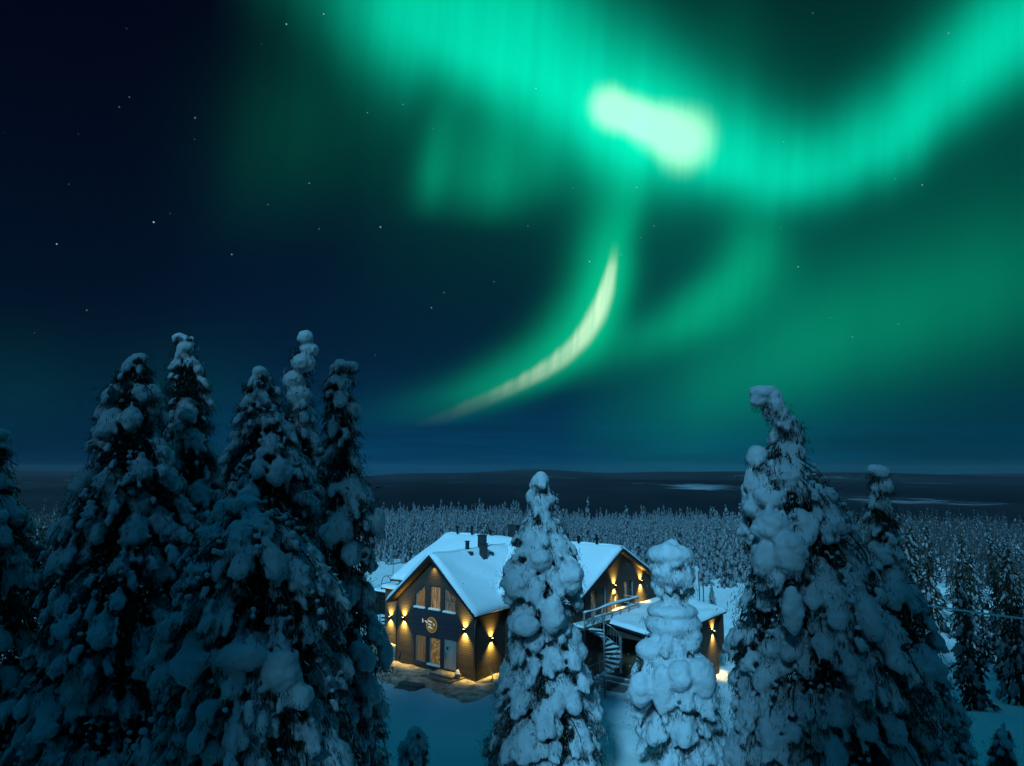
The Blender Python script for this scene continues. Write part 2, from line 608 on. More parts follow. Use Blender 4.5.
def ground_z(x, y):
    x, y = np.asarray(x, float), np.asarray(y, float)
    d = np.hypot(x * 0.8, y)
    z = -0.045 * np.maximum(d - 85, 0) - 0.00003 * np.maximum(d - 85, 0) ** 2
    z = np.maximum(z, -20) - 0.20 * np.clip(d - 430, 0, 900)
    z = np.maximum(z, -135)
    z = z + 11 * sstep(-3, -20, y)  # unseen rise added behind the camera to lift the shading tree rows
    z = z - 1.9 * sstep(9, 17, x) * sstep(34, 50, y)
    near = sstep(400, 250, d)
    z = z + near * (0.22 * np.sin(x * 0.23 + 1.2) * np.sin(y * 0.19 + 0.5) + 0.13 * np.sin(x * 0.71 + y * 0.5) * np.sin(y * 0.63 - x * 0.2 + 2)
                    + 0.035 * np.sin(x * 1.9 + y * 1.3) * np.sin(y * 2.1 - x * 0.8))
    # the trampled yard by the front door lies lower than the snow round it
    yd = poly_dist(x, y, YARD)
    wob = 0.35 * np.sin(x * 2.1 + y * 1.4) + 0.25 * np.sin(x * 3.7 - y * 2.9)
    k = sstep(-0.2, 0.7, yd + wob)
    z = np.where(d < 120, z * sstep(-3, 6, yd) + 0.42 * k * sstep(14, 3, yd) + 0.30 * k * sstep(3, 14, yd) - 0.06, z)
    px_, py_ = HOUSE[0] + CQ * 7.6 + SQ * 3.6, HOUSE[1] - SQ * 7.6 + CQ * 3.6
    z = z - 0.62 * np.exp(-((x - px_) ** 2 + (y - py_) ** 2) / 10.0)
    # far hills
    far = sstep(2500, 7000, d)
    z = z + far * (30 * np.sin(x / 2300 + 1) * np.sin(y / 3100 + 0.3) + 18 * np.sin(x / 900 + y / 1500) + sstep(11000, 15000, d) * (30 + 60 * np.sin(x / 2900 + 0.6) + 34 * np.sin(x / 1130 + 2) + 18 * np.sin(x / 520)))
    return z


def axis_coords(lo, hi, step, far_lo, far_hi, growth=1.13):
    c = list(np.arange(lo, hi, step))
    s, p = step, hi
    while p < far_hi:
        c.append(p)
        s *= growth
        p += s
    c.append(far_hi)
    s, p = step, lo - step
    while p > far_lo:
        c.insert(0, p)
        s *= growth
        p -= s
    c.insert(0, far_lo)
    return np.array(c)


def snow_ground_material():
    m = bpy.data.materials.new('snow_ground')
    m.use_nodes = True
    nt = m.node_tree
    X.nt = nt
    b = nt.nodes['Principled BSDF']
    b.inputs['Roughness'].default_value = 0.7
    b.inputs['Specular IOR Level'].default_value = 0.0
    geo = nt.nodes.new('ShaderNodeNewGeometry')
    sp = nt.nodes.new('ShaderNodeSeparateXYZ')
    nt.links.new(geo.outputs['Position'], sp.inputs[0])
    px, py = X(sp.outputs[0]), X(sp.outputs[1])
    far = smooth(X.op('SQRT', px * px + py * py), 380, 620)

    def noise(scale, stretch=(1, 1, 1), detail=4):
        mp = nt.nodes.new('ShaderNodeMapping')
        mp.inputs['Scale'].default_value = stretch
        nt.links.new(geo.outputs['Position'], mp.inputs[0])
        n = nt.nodes.new('ShaderNodeTexNoise')
        n.inputs['Scale'].default_value = scale
        n.inputs['Detail'].default_value = detail
        nt.links.new(mp.outputs[0], n.inputs['Vector'])
        return X(n.outputs['Fac'])
    # beyond the near wood: dark forest with snow-covered mires and felled patches
    field = smooth(noise(0.0011, (1, 0.42, 1), 5), 0.60, 0.68)
    speck = smooth(noise(0.010, (1, 0.5, 1), 3), 0.45, 0.65)
    grey = smooth(noise(0.0006, (1, 0.35, 1), 5), 0.35, 0.75)

    def mixc(f, a, c):
        n = nt.nodes.new('ShaderNodeMix')
        n.data_type = 'RGBA'
        nt.links.new(f.s, n.inputs['Factor'])
        for k, v in (('A', a), ('B', c)):
            if isinstance(v, tuple):
                n.inputs[k].default_value = (*v, 1)
            else:
                nt.links.new(v, n.inputs[k])
        return n.outputs['Result']
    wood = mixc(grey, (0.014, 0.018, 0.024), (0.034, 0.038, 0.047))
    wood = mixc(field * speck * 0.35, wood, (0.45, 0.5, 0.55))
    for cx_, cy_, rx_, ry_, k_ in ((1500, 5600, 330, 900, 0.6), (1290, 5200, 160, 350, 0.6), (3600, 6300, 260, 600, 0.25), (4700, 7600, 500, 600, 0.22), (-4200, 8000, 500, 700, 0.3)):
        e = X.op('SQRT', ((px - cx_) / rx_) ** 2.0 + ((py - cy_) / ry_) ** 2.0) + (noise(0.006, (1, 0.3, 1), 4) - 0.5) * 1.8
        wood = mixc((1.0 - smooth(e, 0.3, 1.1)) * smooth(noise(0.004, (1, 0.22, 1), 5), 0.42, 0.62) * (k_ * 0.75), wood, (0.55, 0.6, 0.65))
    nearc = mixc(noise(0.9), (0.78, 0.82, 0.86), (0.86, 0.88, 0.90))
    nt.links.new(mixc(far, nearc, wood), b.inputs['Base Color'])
    bp = nt.nodes.new('ShaderNodeBump')
    bp.inputs['Strength'].default_value = 0.35
    bp.inputs['Distance'].default_value = 0.08
    h = noise(2.2, (1, 1, 1), 6)
    nt.links.new((h * (1.0 - far)).s, bp.inputs['Height'])
    nt.links.new(bp.outputs[0], b.inputs['Normal'])
    return m


def build_ground():
    xs = axis_coords(-30, 30, 0.22, -16000, 16000)
    ys = axis_coords(28, 66, 0.22, -300, 20000)
    gx, gy = np.meshgrid(xs, ys)
    gz = ground_z(gx, gy)
    V = np.stack([gx.ravel(), gy.ravel(), gz.ravel()], 1)
    nx, ny = len(xs), len(ys)
    i = np.arange((ny - 1) * (nx - 1))
    a = (i // (nx - 1)) * nx + i % (nx - 1)
    F = np.stack([a, a + 1, a + 1 + nx, a + nx], 1)
    o = mesh_obj('ground', np_mesh('ground', V, [F], [snow_ground_material()], smooth_shade=True))
    tag(o, 'snow covered hilltop clearing falling away to a dark wooded plain', kind='structure')
    o['category'] = 'ground'


build_ground()


def build_yard():
    """trampled, sanded ground in front of the door, a sheet just above the terrain"""
    xs, ys = np.arange(-12, 4, 0.11), np.arange(42, 60, 0.11)
    gx, gy = np.meshgrid(xs, ys)
    d = poly_dist(gx, gy, YARD)
    wob = 0.35 * np.sin(gx * 2.1 + gy * 1.4) + 0.25 * np.sin(gx * 3.7 - gy * 2.9)
    keep = (d + wob) < 0.12
    gz = ground_z(gx, gy) + 0.085 + 0.025 * np.sin(gx * 5.3 + gy * 2) * np.sin(gy * 6.1 - gx * 1.5) + 0.03 * np.sin(gx * 2.2 - gy * 3.1)
    nx, ny = len(xs), len(ys)
    i = np.arange((ny - 1) * (nx - 1))
    a = (i // (nx - 1)) * nx + i % (nx - 1)
    F = np.stack([a, a + 1, a + 1 + nx, a + nx], 1)
    F = F[keep.ravel()[F].all(1)]
    used = np.unique(F)
    rm = np.zeros(nx * ny, int)
    rm[used] = np.arange(len(used))
    V = np.stack([gx.ravel(), gy.ravel(), gz.ravel()], 1)[used]
    m = mat('sanded_snow', (0.24, 0.18, 0.12), 0.9, noise=(1.8, (0.66, 0.58, 0.48), 0.20), bump=(5, 1.0, 0.16))
    o = mesh_obj('yard', np_mesh('yard', V, [rm[F]], [m], smooth_shade=True))
    tag(o, 'trampled sandy brown snow in front of the gabled house', kind='structure')
    o['category'] = 'yard'


build_yard()
# ------------------------------------------------------------------ the house
def wall_holes(mb, outer, holes, P, depth):
    """flat wall with real openings; P(a, b, t) gives the point, t = depth behind the face; reveals are added"""
    polys = [[Vector((a, b, 0)) for a, b in outer]] + [[Vector((a, b, 0)) for a, b in h] for h in holes]
    flat = [p for q in polys for p in q]
    tris = tessellate_polygon(polys)
    mb.add([P(p.x, p.y, 0) for p in flat], [tuple(t) for t in tris])
    for h in holes:
        n = len(h)
        mb.add([P(a, b, 0) for a, b in h] + [P(a, b, depth) for a, b in h], [(i, (i + 1) % n, n + (i + 1) % n, n + i) for i in range(n)])


def inset(poly, d):
    """shrink a convex polygon by d"""
    n = len(poly)
    area = sum(poly[i][0] * poly[(i + 1) % n][1] - poly[(i + 1) % n][0] * poly[i][1] for i in range(n))
    sgn = 1 if area > 0 else -1
    lines = []
    for i in range(n):
        (x0, y0), (x1, y1) = poly[i], poly[(i + 1) % n]
        L = math.hypot(x1 - x0, y1 - y0)
        nx, ny = -(y1 - y0) / L * sgn, (x1 - x0) / L * sgn
        lines.append((nx, ny, nx * x0 + ny * y0 + d))
    out = []
    for i in range(n):
        a, b, c = lines[i - 1]
        d_, e, f = lines[i]
        det = a * e - b * d_
        out.append(((c * e - b * f) / det, (a * f - c * d_) / det))
    return out


def window(house, poly, P, glass, name='window', mull=(), sill=True, frame_w=0.07, sillm=None):
    """frame ring, pane, mullions and snowy sill set into an opening"""
    root = empty(name, (0, 0, 0))
    root.parent = house
    i1 = inset(poly, frame_w)
    o1 = inset(poly, 0.004)
    n = len(poly)
    f = MB()
    t0, t1 = 0.10, 0.17
    vs = [P(a, b, t0) for a, b in o1] + [P(a, b, t0) for a, b in i1] + [P(a, b, t1) for a, b in i1]
    f.add(vs, [(i, (i + 1) % n, n + (i + 1) % n, n + i) for i in range(n)] + [(n + i, n + (i + 1) % n, 2 * n + (i + 1) % n, 2 * n + i) for i in range(n)])
    zs = [b for a, b in i1]
    for (kind, c) in mull:
        if kind == 'v':
            top = max(zs)
            q = [(c - 0.025, min(zs)), (c + 0.025, min(zs)), (c + 0.025, top - 0.02), (c - 0.025, top - 0.02)]
        else:
            xs = [a for a, b in i1]
            q = [(min(xs), c - 0.025), (max(xs), c - 0.025), (max(xs), c + 0.025), (min(xs), c + 0.025)]
        f.add([P(a, b, 0.115) for a, b in q] + [P(a, b, 0.165) for a, b in q], [(0, 1, 2, 3), (0, 4, 5, 1), (1, 5, 6, 2), (2, 6, 7, 3), (3, 7, 4, 0)])
    f.build('frame', FRAME, root)
    g = MB()
    g.add([P(a, b, 0.16) for a, b in i1], [tuple(range(n))])
    g.build('pane', glass, root)
    if sill:
        xs = [a for a, b in poly]
        zb = min(b for a, b in poly)
        s = MB()
        c = [(min(xs) - 0.05, zb - 0.06), (max(xs) + 0.05, zb - 0.06), (max(xs) + 0.05, zb + 0.07), (min(xs) - 0.05, zb + 0.07)]
        s.add([P(a, b, -0.16) for a, b in c] + [P(a, b, 0.10) for a, b in c], [(0, 1, 2, 3), (4, 7, 6, 5), (0, 4, 5, 1), (1, 5, 6, 2), (2, 6, 7, 3), (3, 7, 4, 0)])
        s.build('sill', SNOW, root, bevel=0.04)
    return root


def lamp_light(name, house, loc, direction, watts, angle=100, blend=1.0, radius=0.05, color=(1.0, 0.68, 0.13)):
    l = bpy.data.lights.new(name, 'SPOT')
    l.energy, l.color, l.spot_size, l.spot_blend, l.shadow_soft_size = watts, color, R(angle), blend, radius
    o = bpy.data.objects.new(name, l)
    COL.objects.link(o)
    o.parent = house
    o.location = loc
    o.rotation_euler = Vector(direction).to_track_quat('-Z', 'Y').to_euler()
    return o


def wall_lamp(house, p, n, watts=(520, 850)):
    """up-and-down wall lamp at p on a wall with outward normal n"""
    p, n = Vector(p), Vector(n)
    t = Vector((-n.y, n.x, 0))
    root = empty('wall_lamp', p)
    root.parent = house
    b = MB()
    c = n * 0.16

    def box(cn, hx, hn, hz):
        q = [cn + t * sx * hx + n * sn * hn + Vector((0, 0, sz * hz)) for sx in (-1, 1) for sn in (-1, 1) for sz in (-1, 1)]
        b.add(q, [(0, 1, 3, 2), (4, 6, 7, 5), (0, 4, 5, 1), (2, 3, 7, 6), (0, 2, 6, 4), (1, 5, 7, 3)])
    box(c, 0.075, 0.075, 0.10)
    box(n * 0.03, 0.05, 0.03, 0.06)
    b.build('housing', METAL, root, bevel=0.008)
    for s in (-1, 1):
        q = [c + t * a * 0.05 + n * d * 0.05 + Vector((0, 0, s * 0.103)) for a, d in ((-1, -1), (1, -1), (1, 1), (-1, 1))]
        MB().add(q, [(0, 1, 2, 3)]).build('lens', LAMP_GLOW, root)
    lamp_light('up_light', root, c + Vector((0, 0, 0.13)), Vector((0, 0, 1)) - n * 0.62, watts[0])
    lamp_light('down_light', root, c + Vector((0, 0, -0.13)), Vector((0, 0, -1)) - n * 0.46, watts[1])
    return root


def snow_slab(name, house, poly2, P3, thick, seed, res=0.22, mat_=None):
    """lumpy layer of snow over a polygon: P3(a, b, h) puts parameter point and height in space"""
    xs = [p[0] for p in poly2]
    ys = [p[1] for p in poly2]
    ax = np.linspace(min(xs), max(xs), max(2, int((max(xs) - min(xs)) / res) + 1))
    ay = np.linspace(min(ys), max(ys), max(2, int((max(ys) - min(ys)) / res) + 1))
    gx, gy = np.meshgrid(ax, ay)
    e = 0.34 + 0.10 * np.sin(gx * 2.3 + seed) * np.sin(gy * 1.9 + seed)
    dx = np.minimum(gx - min(xs), max(xs) - gx)
    dy = np.minimum(gy - min(ys), max(ys) - gy)
    d = np.minimum(dx, dy)
    h = thick * (0.30 + 0.70 * np.sqrt(np.clip(1 - (1 - np.clip(d / e, 0, 1)) ** 2, 0, 1)))
    h = h + 0.045 * np.sin(gx * 0.55 + gy * 0.8 + seed) + 0.030 * np.sin(gx * 1.3 + seed) * np.sin(gy * 1.7 + seed * 2) + 0.018 * np.sin(gx * 3.1 - gy * 2.3 + seed)
    nx, ny = len(ax), len(ay)
    top = np.array([P3(a, b, c) for a, b, c in zip(gx.ravel(), gy.ravel(), h.ravel())])
    bot = np.array([P3(a, b, 0.0) for a, b in zip(gx.ravel(), gy.ravel())])
    i = np.arange((ny - 1) * (nx - 1))
    a = (i // (nx - 1)) * nx + i % (nx - 1)
    F = np.stack([a, a + 1, a + 1 + nx, a + nx], 1)
    N = nx * ny
    rim = [(k, k + 1) for k in range(nx - 1)] + [(k * nx + nx - 1, (k + 1) * nx + nx - 1) for k in range(ny - 1)] + \
          [((ny - 1) * nx + k + 1, (ny - 1) * nx + k) for k in range(nx - 1)] + [((k + 1) * nx, k * nx) for k in range(ny - 1)]
    S = np.array([(q, p, p + N, q + N) for p, q in rim])
    o = mesh_obj(name, np_mesh(name, np.concatenate([top, bot]), [F, F[:, ::-1] + N, S], [mat_ or SNOW], smooth_shade=True), house)
    return o


def build_house():
    H = empty('house', (HOUSE[0], HOUSE[1], 0), -Q)
    tag(H, 'large dark brown gabled house with snowy roofs and glowing yellow wall lamps', 'house')
    GLA = lit_glass('amber_window_a', 1.3, 0.32)
    GLB = lit_glass('amber_window_b', 4.1, 0.55, (3.4, 1, 0.35), (0.05, 0.025, 0.008), (0.9, 0.55, 0.18))
    GLC = lit_glass('amber_window_c', 7.7, 0.32, (2.6, 1, 0.8), (0.05, 0.045, 0.04), (0.55, 0.40, 0.20))
    GLD = lit_glass('amber_window_d', 11.2, 0.34, (4.2, 1, 0.2), (0.12, 0.075, 0.02), (0.42, 0.27, 0.09))
    GLE = lit_glass('amber_window_e', 2.9, 0.40, (2.2, 1, 1.6), (0.05, 0.03, 0.008), (0.75, 0.46, 0.13))
    # ---------------- front wing with the door
    XL, XR, XM = -7.753, 0.0, -3.877
    def roofz(x): return 7.969 - 0.8306 * abs(x - XM) - 0.24       # underside of the roof at the wall
    P = lambda a, b, t: (a, t, b)
    W1 = [(-5.80, 4.15), (-4.80, 4.15), (-4.80, 5.76), (-5.80, 5.05)]
    W2 = [(-4.29, 4.17), (-3.29, 4.17), (-3.29, 5.75), (-4.29, 5.75)]
    W3 = [(-2.88, 4.15), (-1.82, 4.15), (-1.82, 5.18), (-2.88, 5.75)]
    L1 = [(-5.77, 0.42), (-4.66, 0.42), (-4.66, 2.24), (-5.77, 2.24)]
    L2 = [(-4.35, 0.42), (-3.22, 0.42), (-3.22, 2.24), (-4.35, 2.24)]
    D = [(-2.85, 0.34), (-1.68, 0.34), (-1.68, 2.32), (-2.85, 2.32)]
    m = MB()
    outer = [(XL, -0.6), (XR, -0.6), (XR, roofz(XR)), (XM, roofz(XM)), (XL, roofz(XL))]
    wall_holes(m, outer, [W1, W2, W3, L1, L2, D], P, 0.18)
    m.add([(XR, 0, -0.6), (XR, 3.2, -0.6), (XR, 3.2, roofz(XR)), (XR, 0, roofz(XR))], [(0, 1, 2, 3)])
    m.add([(XL, 0, -0.6), (XL, 3.2, -0.6), (XL, 3.2, roofz(XL)), (XL, 0, roofz(XL))], [(3, 2, 1, 0)])
    m.build('wall', WALL, H)
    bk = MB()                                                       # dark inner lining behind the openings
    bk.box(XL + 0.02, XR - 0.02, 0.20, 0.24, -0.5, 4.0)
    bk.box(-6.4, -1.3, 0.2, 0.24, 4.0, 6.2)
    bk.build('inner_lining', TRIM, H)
    pm = MB()
    Pp = lambda a, b, t: (a, t - 0.022, b)
    wall_holes(pm, [(-6.0, 0.22), (-1.52, 0.22), (-1.52, 4.06), (-6.0, 4.06)], [L1, L2, D], Pp, 0.03)
    pm.build('slate_panel', PANEL, H)
    for poly, g, mu in ((W1, GLA, ()), (W2, GLB, (('v', -3.62),)), (W3, GLC, (('v', -2.45), ('h', 4.75))), (L1, GLD, ()), (L2, GLE, ())):
        window(H, poly, P, g, mull=mu, sill=poly is not L1)
    # door
    dr = MB()
    dr.box(D[0][0] + 0.06, D[1][0] - 0.06, 0.06, 0.11, 0.36, 2.25)
    do = dr.build('door', DOORM, H)
    tag(do, 'pale grey front door')
    x0, x1 = D[0][0] + 0.06, D[1][0] - 0.06
    bo = MB()
    for k in range(1, 6):
        xx = x0 + (x1 - x0) * k / 6
        bo.box(xx - 0.006, xx + 0.006, 0.052, 0.0595, 0.40, 2.22)
    bo.build('door_batten', FRAME, do)
    MB().box(x0 + 0.13, x0 + 0.30, 0.045, 0.059, 1.62, 1.82).build('door_window', GLASSDARK, do)
    hb = MB().tube([(x0 + 0.10, 0.02, 1.0), (x0 + 0.10, 0.02, 1.45)], 0.018)
    hb.box(x0 + 0.09, x0 + 0.11, 0.02, 0.06, 1.05, 1.07).box(x0 + 0.09, x0 + 0.11, 0.02, 0.06, 1.38, 1.40)
    hb.build('handle', METAL, do)
    fr = MB().box(D[0][0] + 0.004, D[0][0] + 0.06, 0.03, 0.12, 0.344, 2.31).box(D[1][0] - 0.06, D[1][0] - 0.004, 0.03, 0.12, 0.344, 2.31)
    fr.box(D[0][0] + 0.06, D[1][0] - 0.06, 0.03, 0.12, 2.25, 2.31)
    fr.build('door_frame', FRAME, H)
    # entrance steps
    st = MB().box(-3.25, -1.15, -1.02, -0.03, -0.2, 0.27).box(-3.55, -0.85, -1.55, -1.02, -0.2, 0.13).box(-0.85 - 0.3, -0.85, -1.02, -0.03, -0.2, 0.13)
    stp = st.build('entrance_steps', STONE, H, bevel=0.025)
    snow_slab('snow_dusting', stp, [(-3.2, -1.0), (-1.2, -1.0), (-1.2, -0.06), (-3.2, -0.06)], lambda a, b, h: (a, b, 0.272 + h), 0.055, 1, 0.12, mat('sanded_snow', (0.13, 0.095, 0.065)))
    # corner boards and downpipe
    MB().box(XR - 0.10, XR + 0.022, -0.022, 0.10, -0.4, 4.05).build('corner_board', TRIM, H)
    MB().box(XL - 0.022, XL + 0.10, -0.022, 0.10, -0.4, 4.05).build('corner_board', TRIM, H)
    dp = MB().tube([(0.07, -0.10, 0.1), (0.07, -0.10, 3.55), (0.22, -0.18, 3.95), (0.30, -0.2, 4.12)], 0.042)
    dp.build('downpipe', STEEL, H, smooth_shade=True)
    # ---------------- roof of the wing
    rf = MB()
    for s in (-1, 1):
        e = XM + s * 4.327
        z_e, z_a = 4.375, 7.969
        rf.prism([(XM, z_a), (e, z_e), (e, z_e - 0.17), (XM, z_a - 0.21)], 'y', -0.565, 8.45)
    roof = rf.build('roof', ROOFM, H)
    for s in (-1, 1):
        e = XM + s * 4.28
        sf = MB()
        sf.prism([(XM, 7.969 - 0.215), (e, 4.42 - 0.18), (e, 4.42 - 0.21), (XM, 7.969 - 0.245)], 'y', -0.545, -0.004)
        sf.build('soffit', WOOD, roof)
    for s in (-1, 1):
        e = XM + s * 4.34
        vb = MB()
        vb.prism([(XM, 7.985), (e, 4.38), (e, 4.14), (XM, 7.70)], 'y', -0.60, -0.567)
        vb.build('verge_board', TRIM, roof)
    for s in (-1, 1):
        sl = 0.8306
        ln = math.hypot(1, sl)
        snow_slab('snow_layer', roof, [(0, -0.60), (4.40, -0.60), (4.40, 8.6), (0, 8.6)],
                  lambda a, b, h, s=s: (XM + s * (a + h * sl / ln * (1 if a > 0.05 else 0)), b, 7.972 - a * sl + h / ln * (1 if a > 0.05 else ln * 1.15)), 0.30, 2 + s)
    # roof furniture: chimneys and vents poking out of the snow
    def stack(cx, cy, hx, hy, z0, z1, cap=True, m_=CHIMNEY, nm='chimney'):
        b = MB().box(cx - hx, cx + hx, cy - hy, cy + hy, z0, z1)
        if cap:
            b.box(cx - hx - 0.05, cx + hx + 0.05, cy - hy - 0.05, cy + hy + 0.05, z1, z1 + 0.05)
        o = b.build(nm, m_, roof, bevel=0.01)
        return o
    stack(-2.80, 4.05, 0.21, 0.24, 6.7, 8.42)
    stack(-3.62, 4.85, 0.24, 0.26, 6.9, 8.95)
    stack(-3.22, 4.40, 0.20, 0.14, 6.9, 8.12, False)
    stack(-3.75, 3.30, 0.11, 0.11, 7.4, 8.60, nm='roof_vent')
    stack(-3.30, 3.05, 0.26, 0.14, 7.2, 7.93, False, nm='roof_hatch')
    stack(-2.9, 5.1, 0.15, 0.12, 7.0, 7.72, False, nm='roof_hatch')
    rod = MB().tube([(-6.9, 8.9, 8.3), (-6.9, 8.9, 9.1)], 0.02)
    rod.build('aerial', METAL, roof)

    def pipe(cx, cy, z0, z1, r=0.09):
        b = MB().tube([(cx, cy, z0), (cx, cy, z1)], r, 12)
        b.tube([(cx, cy, z1 - 0.16), (cx, cy, z1 + 0.03)], r * 1.7, 12, r * 1.3)
        return b.build('vent_pipe', METAL, roof, smooth_shade=False)
    for cx, h in ((-10.1, 0.62), (-8.4, 0.66), (-6.3, 0.45), (1.45, 0.62), (2.45, 0.5), (4.05, 0.55)):
        pipe(cx, 9.0, 8.2, 8.45 + h)
    stack(-4.75, 10.3, 0.42, 0.42, 7.2, 9.30, nm='chimney', m_=ROOFM)
    # ---------------- the long main body
    MX0, MX1, Y0, Y1, RY = -11.05, 5.72, 3.2, 15.16, 9.181
    def mz(y): return 8.289 - 0.48 * abs(y - RY) - 0.22
    mw = MB()
    gab = [(Y0, -0.6), (Y1, -0.6), (Y1, mz(Y1)), (RY, mz(RY)), (Y0, mz(Y0))]
    PR = lambda a, b, t: (MX1 - t, a, b)
    V0 = [(5.44, 3.93), (6.17, 3.93), (6.17, 5.68), (5.44, 5.68)]
    V1 = [(6.86, 3.93), (7.56, 3.93), (7.56, 5.82), (6.86, 5.82)]
    V2 = [(8.25, 3.93), (8.98, 3.93), (8.98, 5.10), (8.25, 5.10)]
    V3 = [(10.02, 4.46), (10.58, 4.46), (10.58, 5.78), (10.02, 5.78)]
    V4 = [(10.90, 4.46), (11.52, 4.46), (11.52, 5.80), (10.90, 5.80)]
    V5 = [(4.10, 3.93), (4.70, 3.93), (4.70, 5.45), (4.10, 5.45)]
    wall_holes(mw, gab, [V0, V1, V2, V3, V4, V5], PR, 0.18)
    mw.add([(MX0, a, b) for a, b in gab], [tuple(range(5))])
    mw.add([(XR, Y0, -0.6), (MX1, Y0, -0.6), (MX1, Y0, mz(Y0)), (XR, Y0, mz(Y0))], [(0, 1, 2, 3)])
    mw.add([(MX0, Y0, -0.6), (XL, Y0, -0.6), (XL, Y0, mz(Y0)), (MX0, Y0, mz(Y0))], [(0, 1, 2, 3)])
    mw.add([(MX0, Y1, -0.6), (MX1, Y1, -0.6), (MX1, Y1, mz(Y1)), (MX0, Y1, mz(Y1))], [(3, 2, 1, 0)])
    mw.build('wall', WALL, H)
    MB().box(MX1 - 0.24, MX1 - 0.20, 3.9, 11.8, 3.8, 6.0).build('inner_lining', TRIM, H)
    for poly, g in ((V0, GLC), (V1, GLASSDARK), (V2, GLD), (V3, GLC), (V4, GLASSDARK), (V5, GLASSDARK)):
        window(H, poly, PR, g, sill=False, mull=(('h', 5.0),) if poly in (V3, V4) else ())
    mr = MB()
    for s in (-1, 1):
        ye = RY + s * 6.40
        mr.prism([(RY, 8.289), (ye, 8.289 - 0.48 * 6.4), (ye, 8.289 - 0.48 * 6.4 - 0.16), (RY, 8.289 - 0.19)], 'x', -11.525, 6.169)
    mroof = mr.build('roof', ROOFM, H)
    for s in (-1, 1):
        ye = RY + s * 6.36
        for xa, xb in ((5.725, 6.15), (-11.5, -11.055)):
            ms = MB()
            ms.prism([(RY, 8.289 - 0.195), (ye, 8.31 - 0.48 * 6.36 - 0.185), (ye, 8.31 - 0.48 * 6.36 - 0.215), (RY, 8.289 - 0.225)], 'x', xa, xb)
            ms.build('soffit', WOOD, mroof)
    for s in (-1, 1):
      ye = RY + s * 6.42
      for xa, xb in ((6.171, 6.205), (-11.56, -11.527)):
        mv = MB()
        mv.prism([(RY, 8.305), (ye, 8.30 - 0.48 * 6.42), (ye, 8.30 - 0.48 * 6.42 - 0.22), (RY, 8.07)], 'x', xa, xb)
        mv.build('verge_board', TRIM, mroof)
    for s in (-1, 1):
        sl = 0.48
        ln = math.hypot(1, sl)
        snow_slab('snow_layer', mroof, [(-11.57, 0), (6.21, 0), (6.21, 6.46), (-11.57, 6.46)],
                  lambda a, b, h, s=s: (a, RY + s * (b + h * sl / ln * (1 if b > 0.05 else 0)), 8.292 - b * sl + h / ln * (1 if b > 0.05 else ln * 1.1)), 0.30, 5 + s)
    # small vestibule at the left end
    ve = MB().box(-12.7, MX0 - 0.004, 3.2, 6.2, -0.6, 4.25)
    ve.build('wall', WALL, H)
    vr = MB().box(-12.95, MX0 - 0.004, 2.95, 6.4, 4.252, 4.36).build('roof', TRIM, H)
    snow_slab('snow_layer', vr, [(-13.0, 2.9), (-11.06, 2.9), (-11.06, 6.45), (-13.0, 6.45)], lambda a, b, h: (a, b, 4.362 + h), 0.26, 6)
    # ---------------- lean-to on the right with the dark porch
    AX1, AY0, AY1 = 10.2, 6.2, 16.3
    az_ = lambda x: 3.72 - 0.135 * (x - 5.72)
    aw = MB()
    PF = lambda a, b, t: (a, AY0 + t, b)
    wall_holes(aw, [(MX1 + 0.004, -2.4), (AX1, -2.4), (AX1, az_(AX1) - 0.02), (MX1 + 0.004, az_(MX1) - 0.02)], [[(6.2, 0.45), (9.5, 0.45), (9.5, 2.75), (6.2, 2.85)]], PF, 0.2)
    aw.add([(AX1, AY0, -2.4), (AX1, AY1, -2.4), (AX1, AY1, az_(AX1) - 0.02), (AX1, AY0, az_(AX1) - 0.02)], [(0, 1, 2, 3)])
    aw.add([(AX1, AY1, -2.4), (MX1 + 0.004, AY1, -2.4), (MX1 + 0.004, AY1, az_(MX1) - 0.02), (AX1, AY1, az_(AX1) - 0.02)], [(0, 1, 2, 3)])
    aw.build('wall', WALL, H)
    po = MB().box(6.0, 9.8, 6.38, 9.0, 0.35, 0.45).box(6.0, 9.8, 8.9, 9.0, 0.45, 2.95).box(9.7, 9.8, 6.4, 8.9, 0.45, 2.95).box(6.0, 6.1, 6.4, 8.9, 0.45, 2.95).box(6.0, 9.8, 6.4, 9.0, 2.86, 2.95)
    po.build('porch_lining', WOOD, H)
    MB().box(7.9, 8.85, 8.84, 8.895, 0.455, 2.5).build('porch_door', TRIM, H)
    MB().box(7.42, 7.54, 6.22, 6.34, 0.45, 2.84).build('porch_post', FRAME, H, bevel=0.01)
    ps = MB().box(6.3, 8.6, 5.65, 6.19, -0.4, 0.30).box(6.1, 8.8, 5.15, 5.65, -0.4, 0.14).box(6.3, 8.6, 4.65, 5.15, -0.5, 0.0)
    pst = ps.build('porch_steps', STONE, H, bevel=0.02)
    snow_slab('snow_dusting', pst, [(6.4, 5.7), (8.5, 5.7), (8.5, 5.98), (6.4, 5.98)], lambda a, b, h: (a, b, 0.302 + h), 0.05, 3, 0.12)
    snow_slab('snow_dusting', pst, [(6.2, 5.2), (8.7, 5.2), (8.7, 5.48), (6.2, 5.48)], lambda a, b, h: (a, b, 0.142 + h), 0.05, 4, 0.12)
    ar = MB()
    ar.prism([(5.74, az_(5.74) + 0.14), (10.65, az_(10.65) + 0.14), (10.65, az_(10.65)), (5.74, az_(5.74))], 'y', 5.8, 17.0)
    aroof = ar.build('roof', TRIM, H)
    snow_slab('snow_layer', aroof, [(5.74, 5.76), (10.70, 5.76), (10.70, 17.05), (5.74, 17.05)], lambda a, b, h: (a, b, az_(a) + 0.142 + h), 0.26, 9)
